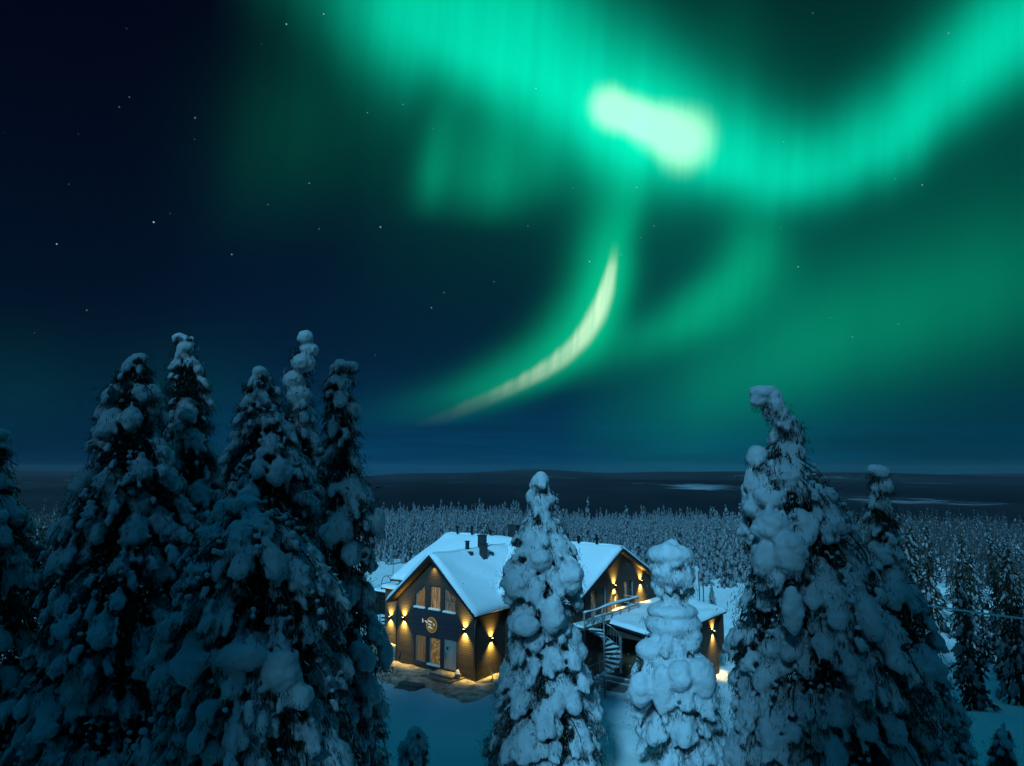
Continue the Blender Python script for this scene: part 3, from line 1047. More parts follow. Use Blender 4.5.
    MB().box(10.18, 10.62, 16.32, 16.40, 0.2, 3.0).build('wing_board', TRIM, H)
    # ---------------- balcony
    bal = MB().box(5.74, 6.95, 2.7, 10.0, 3.74, 3.885).build('balcony', WOOD, H)
    rl = MB()
    posts = [2.75, 3.7, 4.9, 6.1, 7.3, 8.5, 9.9]
    for y in posts:
        rl.box(6.86, 6.93, y - 0.035, y + 0.035, 3.885, 4.80)
    rl.box(6.85, 6.94, 2.70, 9.95, 4.80, 4.86).box(6.875, 6.915, 2.72, 9.93, 4.30, 4.36)
    rl.box(5.74, 6.86, 9.90, 9.95, 4.80, 4.86).box(5.74, 6.86, 9.905, 9.945, 4.30, 4.36)
    rl.build('railing', FRAME, bal)
    for za, th, x0_, x1_ in ((4.863, 0.13, 6.80, 6.99), (3.888, 0.20, 5.78, 6.84)):
        snow_slab('snow_layer', bal, [(x0_, 2.72), (x1_, 2.72), (x1_, 9.93), (x0_, 9.93)], lambda a, b, h, za=za: (a, b, za + h), th, za, 0.09)
    pb = MB().box(6.78, 6.90, 2.78, 2.90, -0.4, 3.74)
    pb.build('balcony_post', TRIM, H)
    # spiral stair
    cx, cy = 7.85, 3.55
    sp = MB().tube([(cx, cy, -0.5), (cx, cy, 4.7)], 0.06, 12)
    spo = sp.build('spiral_stair', STEEL, H, smooth_shade=True)
    tr, ts = MB(), MB()
    n = 17
    a0 = math.pi * 1.06
    ang = lambda k: a0 - k * R(23)
    ztr = lambda k: 3.74 - k * 0.225
    for k in range(n):
        a, b = ang(k) - R(13), ang(k) + R(13)
        z = ztr(k)
        if z < -0.2:
            break
        pts = [(0.07, a), (1.12, a), (1.12, (a + b) / 2), (1.12, b), (0.07, b)]
        tr.prism([(cx + r * math.cos(t), cy + r * math.sin(t)) for r, t in pts], 'z', z - 0.035, z)
        ts.prism([(cx + (r * 0.96 + 0.02) * math.cos(t), cy + (r * 0.96 + 0.02) * math.sin(t)) for r, t in pts], 'z', z + 0.003, z + 0.065)
    tr.build('tread', STEEL, spo)
    ts.build('tread_snow', SNOW, spo, bevel=0.02)
    rr = MB()
    rail = [(cx + 1.12 * math.cos(ang(k / 2)), cy + 1.12 * math.sin(ang(k / 2)), ztr(k / 2) + 0.95) for k in range(0, 33)]
    rr.tube(rail, 0.03, 8)
    low = [(p[0], p[1], p[2] - 0.85) for p in rail]
    rr.tube(low, 0.02, 6)
    for p in rail:
        rr.tube([(p[0], p[1], p[2] - 0.97), (p[0], p[1], p[2])], 0.013, 6)
    rr.build('railing', STEEL, spo)
    # ---------------- lamps
    wall_lamp(H, (-6.9, 0, 3.16), (0, -1, 0))
    wall_lamp(H, (-0.89, 0, 3.16), (0, -1, 0))
    wall_lamp(H, (0, 1.63, 2.40), (1, 0, 0))
    wall_lamp(H, (-11.94, 3.2, 2.05), (0, -1, 0))
    wall_lamp(H, (MX1, 8.54, 5.63), (1, 0, 0))
    wall_lamp(H, (MX1, 12.5, 5.46), (1, 0, 0))
    wall_lamp(H, (AX1, 15.2, 1.92), (1, 0, 0))
    wall_lamp(H, (9.2, AY1, 1.3), (0, 1, 0))
    g = empty('gable_lamp', (XM, -0.25, 7.2))
    g.parent = H
    MB().tube([(0, 0, 0.0), (0, 0, 0.22)], 0.07, 12).build('housing', METAL, g)
    lamp_light('down_light', g, (0, 0.02, -0.05), (0, 0.28, -1), 110, 95)
    # ---------------- round sign with lettering
    s = empty('sign', (-4.0, 0, 3.10))
    s.parent = H
    ring = MB()
    N = 40
    for rad, w, y0, y1 in ((0.50, 0.035, -0.12, -0.08),):
        vs, fs = [], []
        for k in range(N):
            t = 2 * math.pi * k / N
            for (r, y) in ((rad - w, y0), (rad + w, y0), (rad + w, y1), (rad - w, y1)):
                vs.append((r * math.cos(t), y, r * math.sin(t)))
        for k in range(N):
            j = (k + 1) % N
            for e in range(4):
                fs.append((k * 4 + e, k * 4 + (e + 1) % 4, j * 4 + (e + 1) % 4, j * 4 + e))
        ring.add(vs, fs)
    gold = mat('sign_gold', (0.45, 0.30, 0.10), 0.4, 0.5, emit=((1.0, 0.60, 0.18), 0.12))
    ring.build('ring', gold, s)
    bkd = MB().prism([(0.46 * math.cos(2 * math.pi * k / N), 0.46 * math.sin(2 * math.pi * k / N)) for k in range(N)], 'y', -0.075, -0.03)
    bkd.build('back_disc', mat('sign_backlight', (0.10, 0.06, 0.02), 0.6, emit=((0.75, 0.38, 0.06), 0.10)), s)
    def stroke(mb, pts, r=0.034):
        mb.tube([(a, -0.14, b) for a, b in pts], r, 6)
    le = MB()
    stroke(le, [(-0.86, 0.33), (-0.84, 0.18), (-0.83, 0.08)], 0.045)
    stroke(le, [(-0.62, 0.22), (-0.52, 0.17), (-0.42, 0.12), (-0.34, 0.14)])
    stroke(le, [(-0.30, 0.27), (-0.12, 0.24), (0.06, 0.20)], 0.045)
    stroke(le, [(-0.30, 0.05), (-0.14, 0.04), (0.0, -0.02), (-0.12, -0.10), (-0.26, -0.14)])
    stroke(le, [(-0.28, -0.16), (-0.10, -0.18), (0.12, -0.21)], 0.04)
    stroke(le, [(0.20, 0.12), (0.30, 0.06), (0.26, -0.04)])
    le.build('lettering', mat('sign_letters', (0.75, 0.66, 0.55), 0.5, emit=((1.0, 0.78, 0.55), 0.28)), s)
    lf = MB()
    stroke(lf, [(-0.24, -0.28), (-0.20, -0.36), (-0.14, -0.30)], 0.026)
    stroke(lf, [(-0.06, -0.26), (-0.04, -0.38)], 0.026)
    stroke(lf, [(0.10, -0.34), (0.20, -0.28), (0.26, -0.20)], 0.026)
    lf.build('emblem', gold, s)


build_house()


# ------------------------------------------------------------------ small things round the house
def small_things():
    p = empty('planter', to_world(-1.05, -0.55, 0.13), -Q)
    tag(p, 'small round pot with a cap of snow beside the grey front door', 'planter')
    MB().tube([(0, 0, 0), (0, 0, 0.32)], 0.14, 14, 0.19).build('pot', STONE, p)
    c = MB().tube([(0, 0, 0.30), (0, 0, 0.36), (0, 0, 0.46), (0, 0, 0.54), (0, 0, 0.57)], 0.20, 14, 0.05)
    c.build('snow_cap', SNOW, p, bevel=0.03, smooth_shade=True)
    s = empty('snow_shovel', to_world(0.62, 1.16, 0.02), -Q)
    tag(s, 'snow shovel leaning against the brown side wall near the corner', 'shovel')
    MB().tube([(0.02, 0.0, 0.25), (-0.5, -0.5, 1.55)], 0.02, 8).build('handle', FRAME, s)
    MB().prism([(-0.22, 0.0), (0.22, 0.0), (0.24, 0.38), (-0.24, 0.38)], 'x', -0.012, 0.012).build('blade', SHOVEL, s).rotation_euler = (0, R(-20), R(40))
    k = empty('stone_step', (-6.45, 45.35, float(ground_z(-6.45, 45.35))), -0.5)
    tag(k, 'two flat dark stone slabs at the edge of the sanded yard', 'step')
    MB().box(-0.85, 0.85, -0.2, 0.42, -0.1, 0.22).build('slab', STONE, k, bevel=0.03)
    MB().box(-0.75, 0.95, -0.72, -0.2, -0.2, 0.09).build('slab', STONE, k, bevel=0.03)
    # iron escape stair with a hooped rail at the left end of the house
    e = empty('escape_stair', to_world(-13.6, 4.6, 0.0), -Q)
    tag(e, 'thin metal escape stair with hooped rail left of the house', 'stair')
    pl = MB().box(-1.9, 0.75, -0.55, 0.55, 3.62, 3.70).build('platform', METAL, e)
    snow_slab('snow_layer', pl, [(-1.9, -0.55), (0.75, -0.55), (0.75, 0.55), (-1.9, 0.55)], lambda a, b, h: (a, b, 3.702 + h), 0.14, 2, 0.12)
    for x in (-0.72, 0.50):
        for y in (-0.5, 0.5):
            MB().tube([(x, y, -0.3), (x, y, 3.62)], 0.035, 8).build('post', METAL, e)
    for y in (-0.5, 0.5):
        h = [(0.62 * math.cos(t), y, 4.35 + 0.72 * max(math.sin(t), 0)) for t in np.linspace(0, math.pi, 15)]
        h = [(0.62, y, 3.7)] + h + [(-0.62, y, 3.7)]
        MB().tube(h, 0.026, 8).build('hoop', METAL, e)
    for x in (-0.62, 0.0, 0.62):
        z = 4.35 + (0.70 if x == 0 else 0.0)
        MB().tube([(x, -0.5, z), (x, 0.5, z)], 0.02, 6).build('rail', METAL, e)
    for i in range(11):
        z = 0.3 + i * 0.31
        MB().box(-0.70, -0.24, -0.46 + 0.04 * (i % 2), -0.1, z, z + 0.05).build('tread', METAL, e)
    f = tag(MB().tube([(0, 0, -0.3), (0, 0, 3), (0, 0, 6.4)], 0.04, 8, 0.02).build('flagpole', METAL), 'bare thin pole standing left of the escape stair', 'pole')
    f.location = to_world(-14.25, 5.4, 0)
    # low outbuilding behind
    o = empty('shed', (-14.6, 68.0, float(ground_z(-14.6, 68))), -0.25)
    tag(o, 'low dark shed under thick snow at the left behind the house', 'shed')
    MB().box(-3.6, 1.8, -1.6, 1.8, -0.6, 2.2).build('wall', WALL, o)
    rf = MB().box(-3.9, 2.1, -2.0, 2.2, 2.2, 2.36).build('roof', TRIM, o)
    snow_slab('snow_layer', rf, [(-3.95, -2.05), (2.15, -2.05), (2.15, 2.25), (-3.95, 2.25)], lambda a, b, h: (a, b, 2.362 + h), 0.42, 3)
    w = MB().box(0.25, 1.15, -1.635, -1.602, 0.9, 1.9).build('window', GLASSDARK, o)
    for fx in (0.17, 1.152):
        MB().box(fx, fx + 0.078, -1.66, -1.603, 0.82, 1.98).build('frame', FRAME, w)
    dk = MB().box(-3.6, 1.9, -3.6, -1.61, 0.25, 0.36).build('terrace', FRAME, o)
    snow_slab('snow_layer', dk, [(-3.6, -3.6), (1.9, -3.6), (1.9, -2.1), (-3.6, -2.1)], lambda a, b, h: (a, b, 0.362 + h), 0.2, 4)


small_things()

# ------------------------------------------------------------------ the big snow-laden spruces
def ico(sub):
    bm = bmesh.new()
    bmesh.ops.create_icosphere(bm, subdivisions=sub, radius=1.0)
    V = np.array([v.co[:] for v in bm.verts])
    F = np.array([[v.index for v in f.verts] for f in bm.faces])
    bm.free()
    return V, F


ICO0, ICO1, ICO2 = ico(1), ico(2), ico(3)


def blobs_mesh(C, Rr, tpl=ICO1, jitter=0.0, rng=None):
    V, F = tpl
    n, k = len(C), len(V)
    P = C[:, None, :] + V[None] * Rr[:, None, :]
    if jitter:
        P = P + rng.normal(0, 1, P.shape) * (jitter * Rr[:, None, :])
    FF = F[None] + (np.arange(n) * k)[:, None, None]
    return P.reshape(-1, 3), FF.reshape(-1, 3)


CLOUD = bpy.data.textures.new('lumps', 'CLOUDS')
CLOUD.noise_scale = 0.42
CLOUD.noise_depth = 2


CRUST = bpy.data.textures.new('crust', 'CLOUDS')
CRUST.noise_scale = 0.13
CRUST.noise_depth = 2


def fused_snow(name, C, Rr, voxel, disp=0.07, smooth_it=2):
    """fuse many lumps into one skin of snow"""
    V, F = blobs_mesh(np.array(C), np.array(Rr))
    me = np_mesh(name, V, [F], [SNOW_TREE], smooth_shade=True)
    o = bpy.data.objects.new(name, me)
    COL.objects.link(o)
    r = o.modifiers.new('r', 'REMESH')
    r.mode, r.voxel_size, r.use_smooth_shade = 'VOXEL', voxel, True
    s = o.modifiers.new('s', 'SMOOTH')
    s.factor, s.iterations = 0.5, smooth_it
    d = o.modifiers.new('d', 'DISPLACE')
    d.texture, d.strength, d.mid_level, d.texture_coords = CLOUD, disp, 0.5, 'LOCAL'
    d = o.modifiers.new('d2', 'DISPLACE')
    d.texture, d.strength, d.mid_level, d.texture_coords = CRUST, 0.075, 0.5, 'LOCAL'
    dg = bpy.context.evaluated_depsgraph_get()
    ev = o.evaluated_get(dg)
    out = bpy.data.meshes.new_from_object(ev)
    out.name = name
    bpy.data.objects.remove(o)
    bpy.data.meshes.remove(me)
    if not out.materials:
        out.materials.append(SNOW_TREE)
    return out


def blades_mesh(name, P, D, L, W, rng, rime):
    """hanging needle sprays: thin tapered triangles pairs"""
    P, D = np.array(P), np.array(D)
    n = len(P)
    D = D / np.linalg.norm(D, axis=1, keepdims=True)
    S = np.cross(D, rng.normal(0, 1, (n, 3)))
    S /= np.linalg.norm(S, axis=1, keepdims=True) + 1e-9
    L, W = np.asarray(L)[:, None], np.asarray(W)[:, None]
    mid = P + D * L * 0.45
    tip = P + D * L
    V = np.stack([P - S * W * 0.3, P + S * W * 0.3, mid + S * W, tip, mid - S * W], 1).reshape(-1, 3)
    F = (np.arange(n) * 5)[:, None] + np.array([[0, 1, 2, 3, 4]])
    return np_mesh(name, V, [F], [NEEDLE, RIME], (rng.random(n) < rime).astype(int))


def hero_tree(label, D, prof, seed, lump=0.34, droop=0.75, dens=1.0, snow=1.0, voxel=0.052, rime=0.16, twigs=1.0, extra=(), name='spruce', zmin=None,
              arch=0, leader=0.36, snow_low=1.0, fat=1.0, clump=0.8, space=1.0, tries_k=1.0, holes=-0.5):
    rng = np.random.default_rng(seed)
    zs, xs, rs = [], [], []
    for py, xl, xr in prof:
        a, b = at_depth(xl, py, D), at_depth(xr, py, D)
        zs.append(a[2]); xs.append((a[0] + b[0]) / 2); rs.append((b[0] - a[0]) / 2)
    o = np.argsort(zs)
    zs, xs, rs = np.array(zs)[o], np.array(xs)[o], np.array(rs)[o]
    # trunk line: straight from the mean base to the top, easing to the measured middle near the top
    base_x = float(np.mean(xs[:max(2, len(xs) // 3)]))
    gz = float(ground_z(base_x, D))
    top = zs[-1]
    def rad(z): return float(np.interp(z, zs, rs)) if z >= zs[0] else float(rs[0] * (1 + 0.03 * (zs[0] - z)))
    def midx(z): return float(np.interp(z, zs, xs)) if z >= zs[0] else float(xs[0])
    root = empty(name, (base_x, D, gz))
    tag(root, label, 'tree')
    O = np.array([base_x, D, gz])

    def axis(z):
        return np.array([midx(z), D, z])
    # trunk
    tp = [axis(z) - O for z in np.linspace(gz - 0.2, top - 0.3, 14)]
    hgt = top - gz
    tk = MB().tube(tp, 0.022 * hgt * 0.55 + 0.03, 10, 0.03)
    C, Rr = [], []
    NP, ND, NL, NW = [], [], [], []

    def needles(p, d, n, spread, l0, l1, w=0.009):
        for _ in range(n):
            NP.append(p + rng.normal(0, 1, 3) * spread * np.array([1, 1, 0.6]))
            NDv = d + rng.normal(0, 0.38, 3)
            ND.append(NDv); NL.append(rng.uniform(l0, l1)); NW.append(rng.uniform(0.6, 1.3) * w)

    z_lo = zmin if zmin is not None else gz + 1.2
    z = top
    gold = 2.399963
    az = rng.uniform(0, 6.28)
    kb = 0
    # the leader: stacked caps of snow where the crown is narrow
    zc = top
    while zc > z_lo and rad(zc) < leader:
        r = max(rad(zc), 0.10)
        if zc > top - 0.9 or rng.random() < 0.80:
            c = axis(zc - r * 0.7) + np.array([rng.normal(0, r * 0.22), rng.normal(0, r * 0.3), 0])
            rr = r * rng.uniform(0.8, 1.08)
            C.append(c); Rr.append((rr, rr, rr * rng.uniform(0.75, 1.05)))
        needles(axis(zc - r * 1.4), np.array([0, 0, -1.0]), 40, r * 0.36, 0.08, 0.20, 0.007)
        zc -= r * rng.uniform(1.0, 1.35)
    # clumps of snow sitting on drooping boughs: first the large ones, then small ones between them
    cl = np.zeros((0, 3))
    cs = np.zeros(0)
    ztop = min(zc + 0.6, top - 0.15)
    frame_z = CAM_H - D * 0.46
    for size0, tries, loose in ((clump, 2600, space), (clump * 0.62, 3200, space * 0.92), (clump * 0.38, 2600, space * 0.95)):
        new_p, new_s = [], []
        for _ in range(int(tries * tries_k)):
            z = z_lo + (ztop - z_lo) * rng.random() ** 0.9
            a = rng.uniform(0, 2 * math.pi)
            if z < frame_z and rng.random() < 0.6:
                continue
            if math.sin(a) > 0.5 and rng.random() < 0.5:
                continue
            ph = seed * 1.7
            lob = math.sin(2 * a + z * 0.9 + ph) * 0.5 + math.sin(3 * a - z * 1.7 + ph * 2) * 0.5
            rz = rad(z) * (0.93 + 0.11 * lob)
            hole = math.sin(a * 2.0 + z * 1.3 + ph * 3) + 0.8 * math.sin(z * 2.6 - a * 3.0 + ph) + 0.5 * math.sin(z * 5.1 + a + ph)
            if hole < holes:
                continue
            s = size0 * rng.uniform(0.72, 1.25) * min(1.0, 0.45 + 0.55 * rz / (1.4 * clump))
            R_ = max(rz * rng.uniform(0.74, 1.02) - 0.40 * s, 0.05)
            p = axis(z) + np.array([math.cos(a) * R_, math.sin(a) * R_, 0])
            if len(cl):
                d = (cl - p) * np.array([1, 1, 0.74])
                if np.any((d * d).sum(1) < (loose * 0.5 * (cs + s)) ** 2):
                    continue
            cl = np.vstack([cl, p]); cs = np.append(cs, s)
            zfrac = (z - z_lo) / max(top - z_lo, 1)
            sn = snow * (snow_low + (1 - snow_low) * min(1, zfrac * 1.6))
            out = np.array([math.cos(a), math.sin(a), 0.0])
            side = np.array([-out[1], out[0], 0.0])
            # the bough that carries it
            rise = droop * R_ * rng.uniform(0.45, 0.8) + 0.1
            b0 = axis(min(z + rise, top - 0.2))
            def path(t):
                q = b0 + (p - b0) * np.array([1 - (1 - t) ** 1.5, 1 - (1 - t) ** 1.5, t ** 1.9])
                return q + np.array([0, 0, 0.08 * R_ * math.sin(math.pi * t)])
            if R_ > 0.25:
                tk.tube([path(t) - O for t in np.linspace(0, 1, 6)] + [p + out * 0.35 * s - np.array([0, 0, 0.55 * s]) - O], 0.012 + 0.010 * R_, 5, 0.007)
            bare = rng.random() > sn
            for t in np.linspace(0.35, 1, max(2, int(R_ / 0.22))):
                q = path(t)
                needles(q - np.array([0, 0, 0.10]), np.array([0, 0, -1.0]) + out * 0.2, int(9 * dens), 0.09 + 0.05 * s, 0.06, 0.22)
                if not bare and R_ > 0.5 and rng.random() < 0.75:   # a thin line of snow along the bough
                    r = rng.uniform(0.05, 0.085)
                    C.append(q + np.array([0, 0, 0.05])); Rr.append((r * 1.2, r * 1.2, r))
            w = 0.40 * s * fat
            n_n = int(70 * dens * (0.4 + s))
            needles(p - np.array([0, 0, 0.45 * s]), np.array([0, 0, -1.0]) + out * 0.25, n_n, 0.36 * s, 0.07, 0.24)
            if bare:
                needles(p, np.array([0, 0, -1.0]) + out * 0.3, n_n, 0.34 * s, 0.07, 0.24)
                continue
            L = s * rng.uniform(0.8, 1.2)
            tw = rng.normal(0, 0.22)
            for t in np.linspace(0, 1, 6):
                r = w * (0.58 + 0.42 * math.sin(math.pi * (0.15 + 0.7 * t))) * rng.uniform(0.82, 1.12)
                q = p + out * (-0.42 + 0.75 * t) * L + side * (tw * (t - 0.5) * L + rng.normal(0, 0.10 * w)) + np.array([0, 0, (0.30 - 0.85 * t ** 1.7) * L])
                C.append(q); Rr.append((r, r, r * rng.uniform(0.78, 1.0)))
                if 0.15 < t < 0.95 and s > 0.35:
                    for sg in (-1, 1):
                        if rng.random() < 0.7:
                            r2 = r * rng.uniform(0.5, 0.8)
                            C.append(q + side * sg * w * rng.uniform(0.6, 0.95) - np.array([0, 0, w * rng.uniform(0.1, 0.5)])); Rr.append((r2, r2, r2 * 1.15))
            for _f in range(rng.integers(3, 8)):                    # fingers hanging from the edge
                rf_ = s * rng.uniform(0.08, 0.17)
                f0 = p + side * rng.uniform(-0.48, 0.48) * s + out * rng.uniform(-0.05, 0.34) * L - np.array([0, 0, rng.uniform(0.05, 0.45) * L])
                nf = rng.integers(3, 8)
                for k in range(nf):
                    rr = rf_ * (1.05 - 0.55 * k / nf)
                    C.append(f0 + np.array([0, 0, -k * rf_ * 0.85]) + rng.normal(0, 0.02 * s, 3)); Rr.append((rr, rr, rr * 1.2))
    # dark heart of the crown
    zz = top - 0.6
    while zz > z_lo:
        r = rad(zz)
        needles(axis(zz), np.array([0, 0, -0.6]), int(60 * dens * (0.5 + min(r, 2.2))), min(0.28 * r, 0.7), 0.14, 0.36, 0.018)
        for _ in range(int(10 * dens * (0.3 + r))):
            a = rng.uniform(0, 6.28)
            needles(axis(zz) + np.array([math.cos(a), math.sin(a), 0]) * r * rng.uniform(0.45, 0.84), np.array([0.3 * math.cos(a), 0.3 * math.sin(a), -1.0]), 7, 0.13, 0.08, 0.28)
        zz -= 0.16
    # long arching boughs seen bare against the snow
    for i in range(arch):
        a = rng.uniform(3.5, 5.9)
        z0 = rng.uniform(z_lo + (top - z_lo) * 0.45, top - 0.8)
        Rb = rad(z0 - 1.2) * rng.uniform(0.85, 1.1)
        out = np.array([math.cos(a), math.sin(a), 0])
        pts = [axis(z0) + out * Rb * t + np.array([0, 0, 0.35 * math.sin(t * 2.2) - 1.3 * t ** 3]) for t in np.linspace(0, 1.05, 10)]
        tk.tube([p - O for p in pts], 0.045, 7, 0.018)
        for p, q in zip(pts[1:-1], pts[2:]):
            for t in (0, 0.5):
                r = rng.uniform(0.06, 0.10)
                C.append(p * (1 - t) + q * t + np.array([0, 0, 0.06])); Rr.append((r * 1.1, r * 1.1, r * 0.9))
    for (px, py, rx, ry, *rest) in extra:
        off = rest[0] if rest else 0.0
        c = at_depth(px, py, D + off)
        s_ = (D + off) / FPX
        n = max(6, int(rx * ry / 14))
        C.append(c); Rr.append((rx * s_ * 0.94, rx * s_ * 0.86, ry * s_ * 0.94))
        for _ in range(n):                                          # lumpy outline
            v = rng.normal(0, 1, 3); v /= np.linalg.norm(v)
            C.append(c + v * np.array([rx, rx * 0.9, ry]) * s_ * 0.60)
            r = min(rx, ry) * s_ * rng.uniform(0.36, 0.52)
            Rr.append((r * 1.1, r * 1.1, r * 0.9))
        for _ in range(max(1, int(rx / 6))):
            needles(c + np.array([rng.normal(0, rx * s_ * 0.5), rng.normal(0, rx * s_ * 0.5), -ry * s_ * 0.75]), np.array([0, 0, -1.0]), 70, 0.14, 0.06, 0.18)
    tk.build('trunk', BARK, root, smooth_shade=True)
    cm = blades_mesh('crown', np.array(NP) - O, ND, NL, NW, rng, rime)
    mesh_obj('crown', cm, root)
    sm = fused_snow('snow_load', np.array(C) - O, Rr, voxel)
    so = mesh_obj('snow_load', sm, root)
    return root


HEROES = [
    dict(label='dim snow laden spruce cut by the left edge, foremost of the dark left trees', D=21.0, seed=11, clump=0.68, space=1.08, dens=1.2, lump=0.36, snow=0.80,
         prof=[(428, -14, 6), (455, -20, 10), (490, -28, 16), (520, -40, 30), (560, -55, 42), (640, -64, 40), (766, -66, 56)], rime=0.06),
    dict(label='broad dark snowy spruce with a ragged twin-lumped top, standing furthest left but one', D=21.5, seed=12, clump=0.68, space=1.08, dens=1.2, lump=0.38, snow=0.80,
         prof=[(352, 127, 147), (372, 115, 155), (400, 98, 165), (440, 90, 172), (470, 84, 185), (505, 64, 190), (560, 52, 205), (620, 32, 212), (700, 12, 222), (766, 0, 230)],
         extra=((107, 412, 12, 11, -0.3),), rime=0.06),
    dict(label='slender snowy spruce with a thin crooked tip rising behind the broad left tree', D=24.5, seed=13, clump=0.62, space=1.08, dens=1.2, lump=0.34, snow=0.80,
         prof=[(332, 176, 194), (350, 174, 194), (388, 166, 213), (420, 163, 214), (460, 162, 222), (500, 156, 236), (600, 148, 262), (766, 140, 280)], rime=0.07),
    dict(label='snowy spruce with a rounded hooked top left of the tallest tip', D=22.5, seed=14, clump=0.62, space=1.06, dens=1.2, lump=0.36, snow=0.86,
         prof=[(368, 256, 270), (385, 242, 278), (409, 232, 284), (440, 230, 306), (470, 220, 322), (500, 212, 334), (600, 196, 342), (766, 190, 350)], rime=0.10),
    dict(label='tall snowy spruce with the highest narrow tip of the left group', D=23.5, seed=15, clump=0.62, space=1.08, dens=1.2, lump=0.34, snow=0.84,
         prof=[(331, 295, 315), (352, 291, 317), (385, 285, 313), (430, 280, 320), (470, 268, 334), (600, 250, 350), (766, 240, 360)], rime=0.10, leader=0.6),
    dict(label='snowy spruce with a forked tip, its boughs reaching right toward the house', D=20.0, seed=16, clump=0.6, space=1.05, dens=1.2, lump=0.33, snow=0.9, twigs=1.2,
         prof=[(360, 330, 358), (385, 322, 352), (420, 323, 360), (450, 320, 362), (480, 318, 372), (515, 314, 384), (560, 302, 376), (600, 298, 378), (640, 290, 392), (700, 278, 390), (766, 268, 386)],
         extra=((378, 519, 8, 13), (366, 500, 7, 9), (386, 655, 8, 16), (348, 366, 12, 5), (352, 410, 9, 10)), rime=0.12),
    dict(label='wide drooping snowy spruce with bare arching boughs in front of the left group', D=16.5, seed=17, clump=0.6, space=1.06, lump=0.29, snow=0.88, dens=1.3, twigs=1.3, arch=7,
         prof=[(494, 230, 256), (506, 222, 268), (525, 200, 296), (560, 178, 328), (600, 170, 345), (660, 160, 358), (720, 150, 368), (800, 142, 378)],
         extra=((246, 506, 15, 12, -0.2), (205, 568, 22, 6, -0.9), (243, 655, 26, 14, -1.6), (282, 672, 18, 22, -1.5)), rime=0.14, droop=0.85),
    dict(label='snow plastered spruce standing alone in front of the middle of the house', D=30.0, seed=21, holes=-0.85, clump=1.1, space=0.92, lump=0.56, snow=0.97, voxel=0.075, dens=1.45, fat=1.0,
         prof=[(474, 531, 549), (490, 527, 554), (507, 529, 552), (515, 524, 557), (532, 512, 566), (552, 507, 580), (572, 498, 588), (590, 500, 588), (605, 507, 578), (625, 503, 582), (648, 501, 586),
               (668, 499, 598), (690, 492, 600), (724, 487, 606), (766, 482, 613)],
         extra=((540, 481, 10, 8), (532, 497, 7, 9), (550, 500, 6, 7), (516, 585, 13, 15, -1), (570, 578, 14, 18, -1), (552, 615, 12, 20, -1.7), (525, 625, 14, 12, -1.7), (541, 560, 12, 12, -1.2)),
         snow_low=0.72, rime=0.2),
    dict(label='squat spruce buried under huge stacked pillows of snow in front of the lean-to', D=33.0, seed=22, holes=-0.85, clump=1.18, space=0.92, lump=0.60, snow=0.95, voxel=0.08, dens=1.3,
         prof=[(545, 648, 692), (562, 648, 694), (585, 650, 694), (600, 663, 682), (608, 650, 695), (630, 646, 702), (646, 634, 703), (668, 628, 716), (692, 630, 722), (720, 634, 726), (766, 640, 734)],
         extra=((670, 555, 25, 12), (660, 568, 12, 7), (673, 577, 24, 12), (662, 588, 9, 11), (686, 587, 8, 10), (672, 611, 27, 10), (673, 624, 30, 15), (650, 650, 15, 12, -0.6), (690, 640, 12, 14, -0.6),
                (662, 690, 10, 26, -1.5), (700, 678, 17, 20, -1.4), (680, 676, 13, 16, -1.7), (640, 690, 12, 18, -1.2)), snow_low=0.75, rime=0.2, leader=0.9),
    dict(label='great snowy spruce with a bent lumpy tip, tallest of the trees on the right', D=20.0, seed=23, clump=0.82, space=1.0, lump=0.40, snow=0.90, droop=1.15, dens=1.35,
         prof=[(388, 760, 776), (398, 760, 780), (412, 768, 790), (426, 770, 805), (442, 778, 805), (456, 752, 803), (472, 747, 808), (492, 744, 838), (512, 742, 852), (540, 739, 868), (570, 736, 880), (600, 733, 890),
               (650, 730, 905), (700, 729, 925), (766, 728, 950)],
         extra=((761, 393, 13, 9), (758, 400, 9, 8), (775, 397, 9, 9), (768, 390, 9, 6), (778, 412, 11, 9), (786, 424, 15, 9), (793, 435, 11, 10), (790, 451, 17, 12), (757, 456, 11, 12), (752, 480, 9, 16), (772, 470, 13, 16), (788, 478, 13, 17, -0.5),
                (772, 500, 16, 10, -0.6), (772, 528, 20, 18, -1.0), (790, 555, 16, 24, -1.5), (764, 560, 12, 20, -1.2), (793, 610, 11, 26, -2.0)), rime=0.14, snow_low=0.8),
    dict(label='dim snowy spruce with a knobbly tip behind the great tree on the right', D=24.5, seed=24, clump=0.72, space=1.06, dens=1.2, lump=0.36, snow=0.84, droop=1.0,
         prof=[(466, 866, 884), (480, 871, 893), (500, 868, 890), (522, 862, 900), (560, 858, 908), (620, 856, 936), (680, 856, 952), (766, 850, 975)],
         extra=((875, 470, 9, 6), (883, 487, 11, 9), (880, 503, 10, 9)), rime=0.06),
]
for h in HEROES:
    hero_tree(**h)
hero_tree('small snow covered sapling with two rounded lobes low in the snowfield', 31.0, [(728, 408, 424), (745, 400, 428), (766, 396, 430), (790, 394, 432)], 31, lump=0.28, clump=0.55, voxel=0.05, name='sapling', zmin=0.4,
          extra=((414, 739, 8, 12), (421, 744, 6, 14), (403, 750, 6, 9)), snow=0.7)
hero_tree('small bare dark sapling at the lower right corner of the snowfield', 33.0, [(722, 1002, 1005), (738, 995, 1010), (755, 990, 1014), (790, 985, 1018)], 32, lump=0.12, clump=0.30, voxel=0.05, name='sapling', zmin=0.2,
          snow=0.15, dens=1.3)


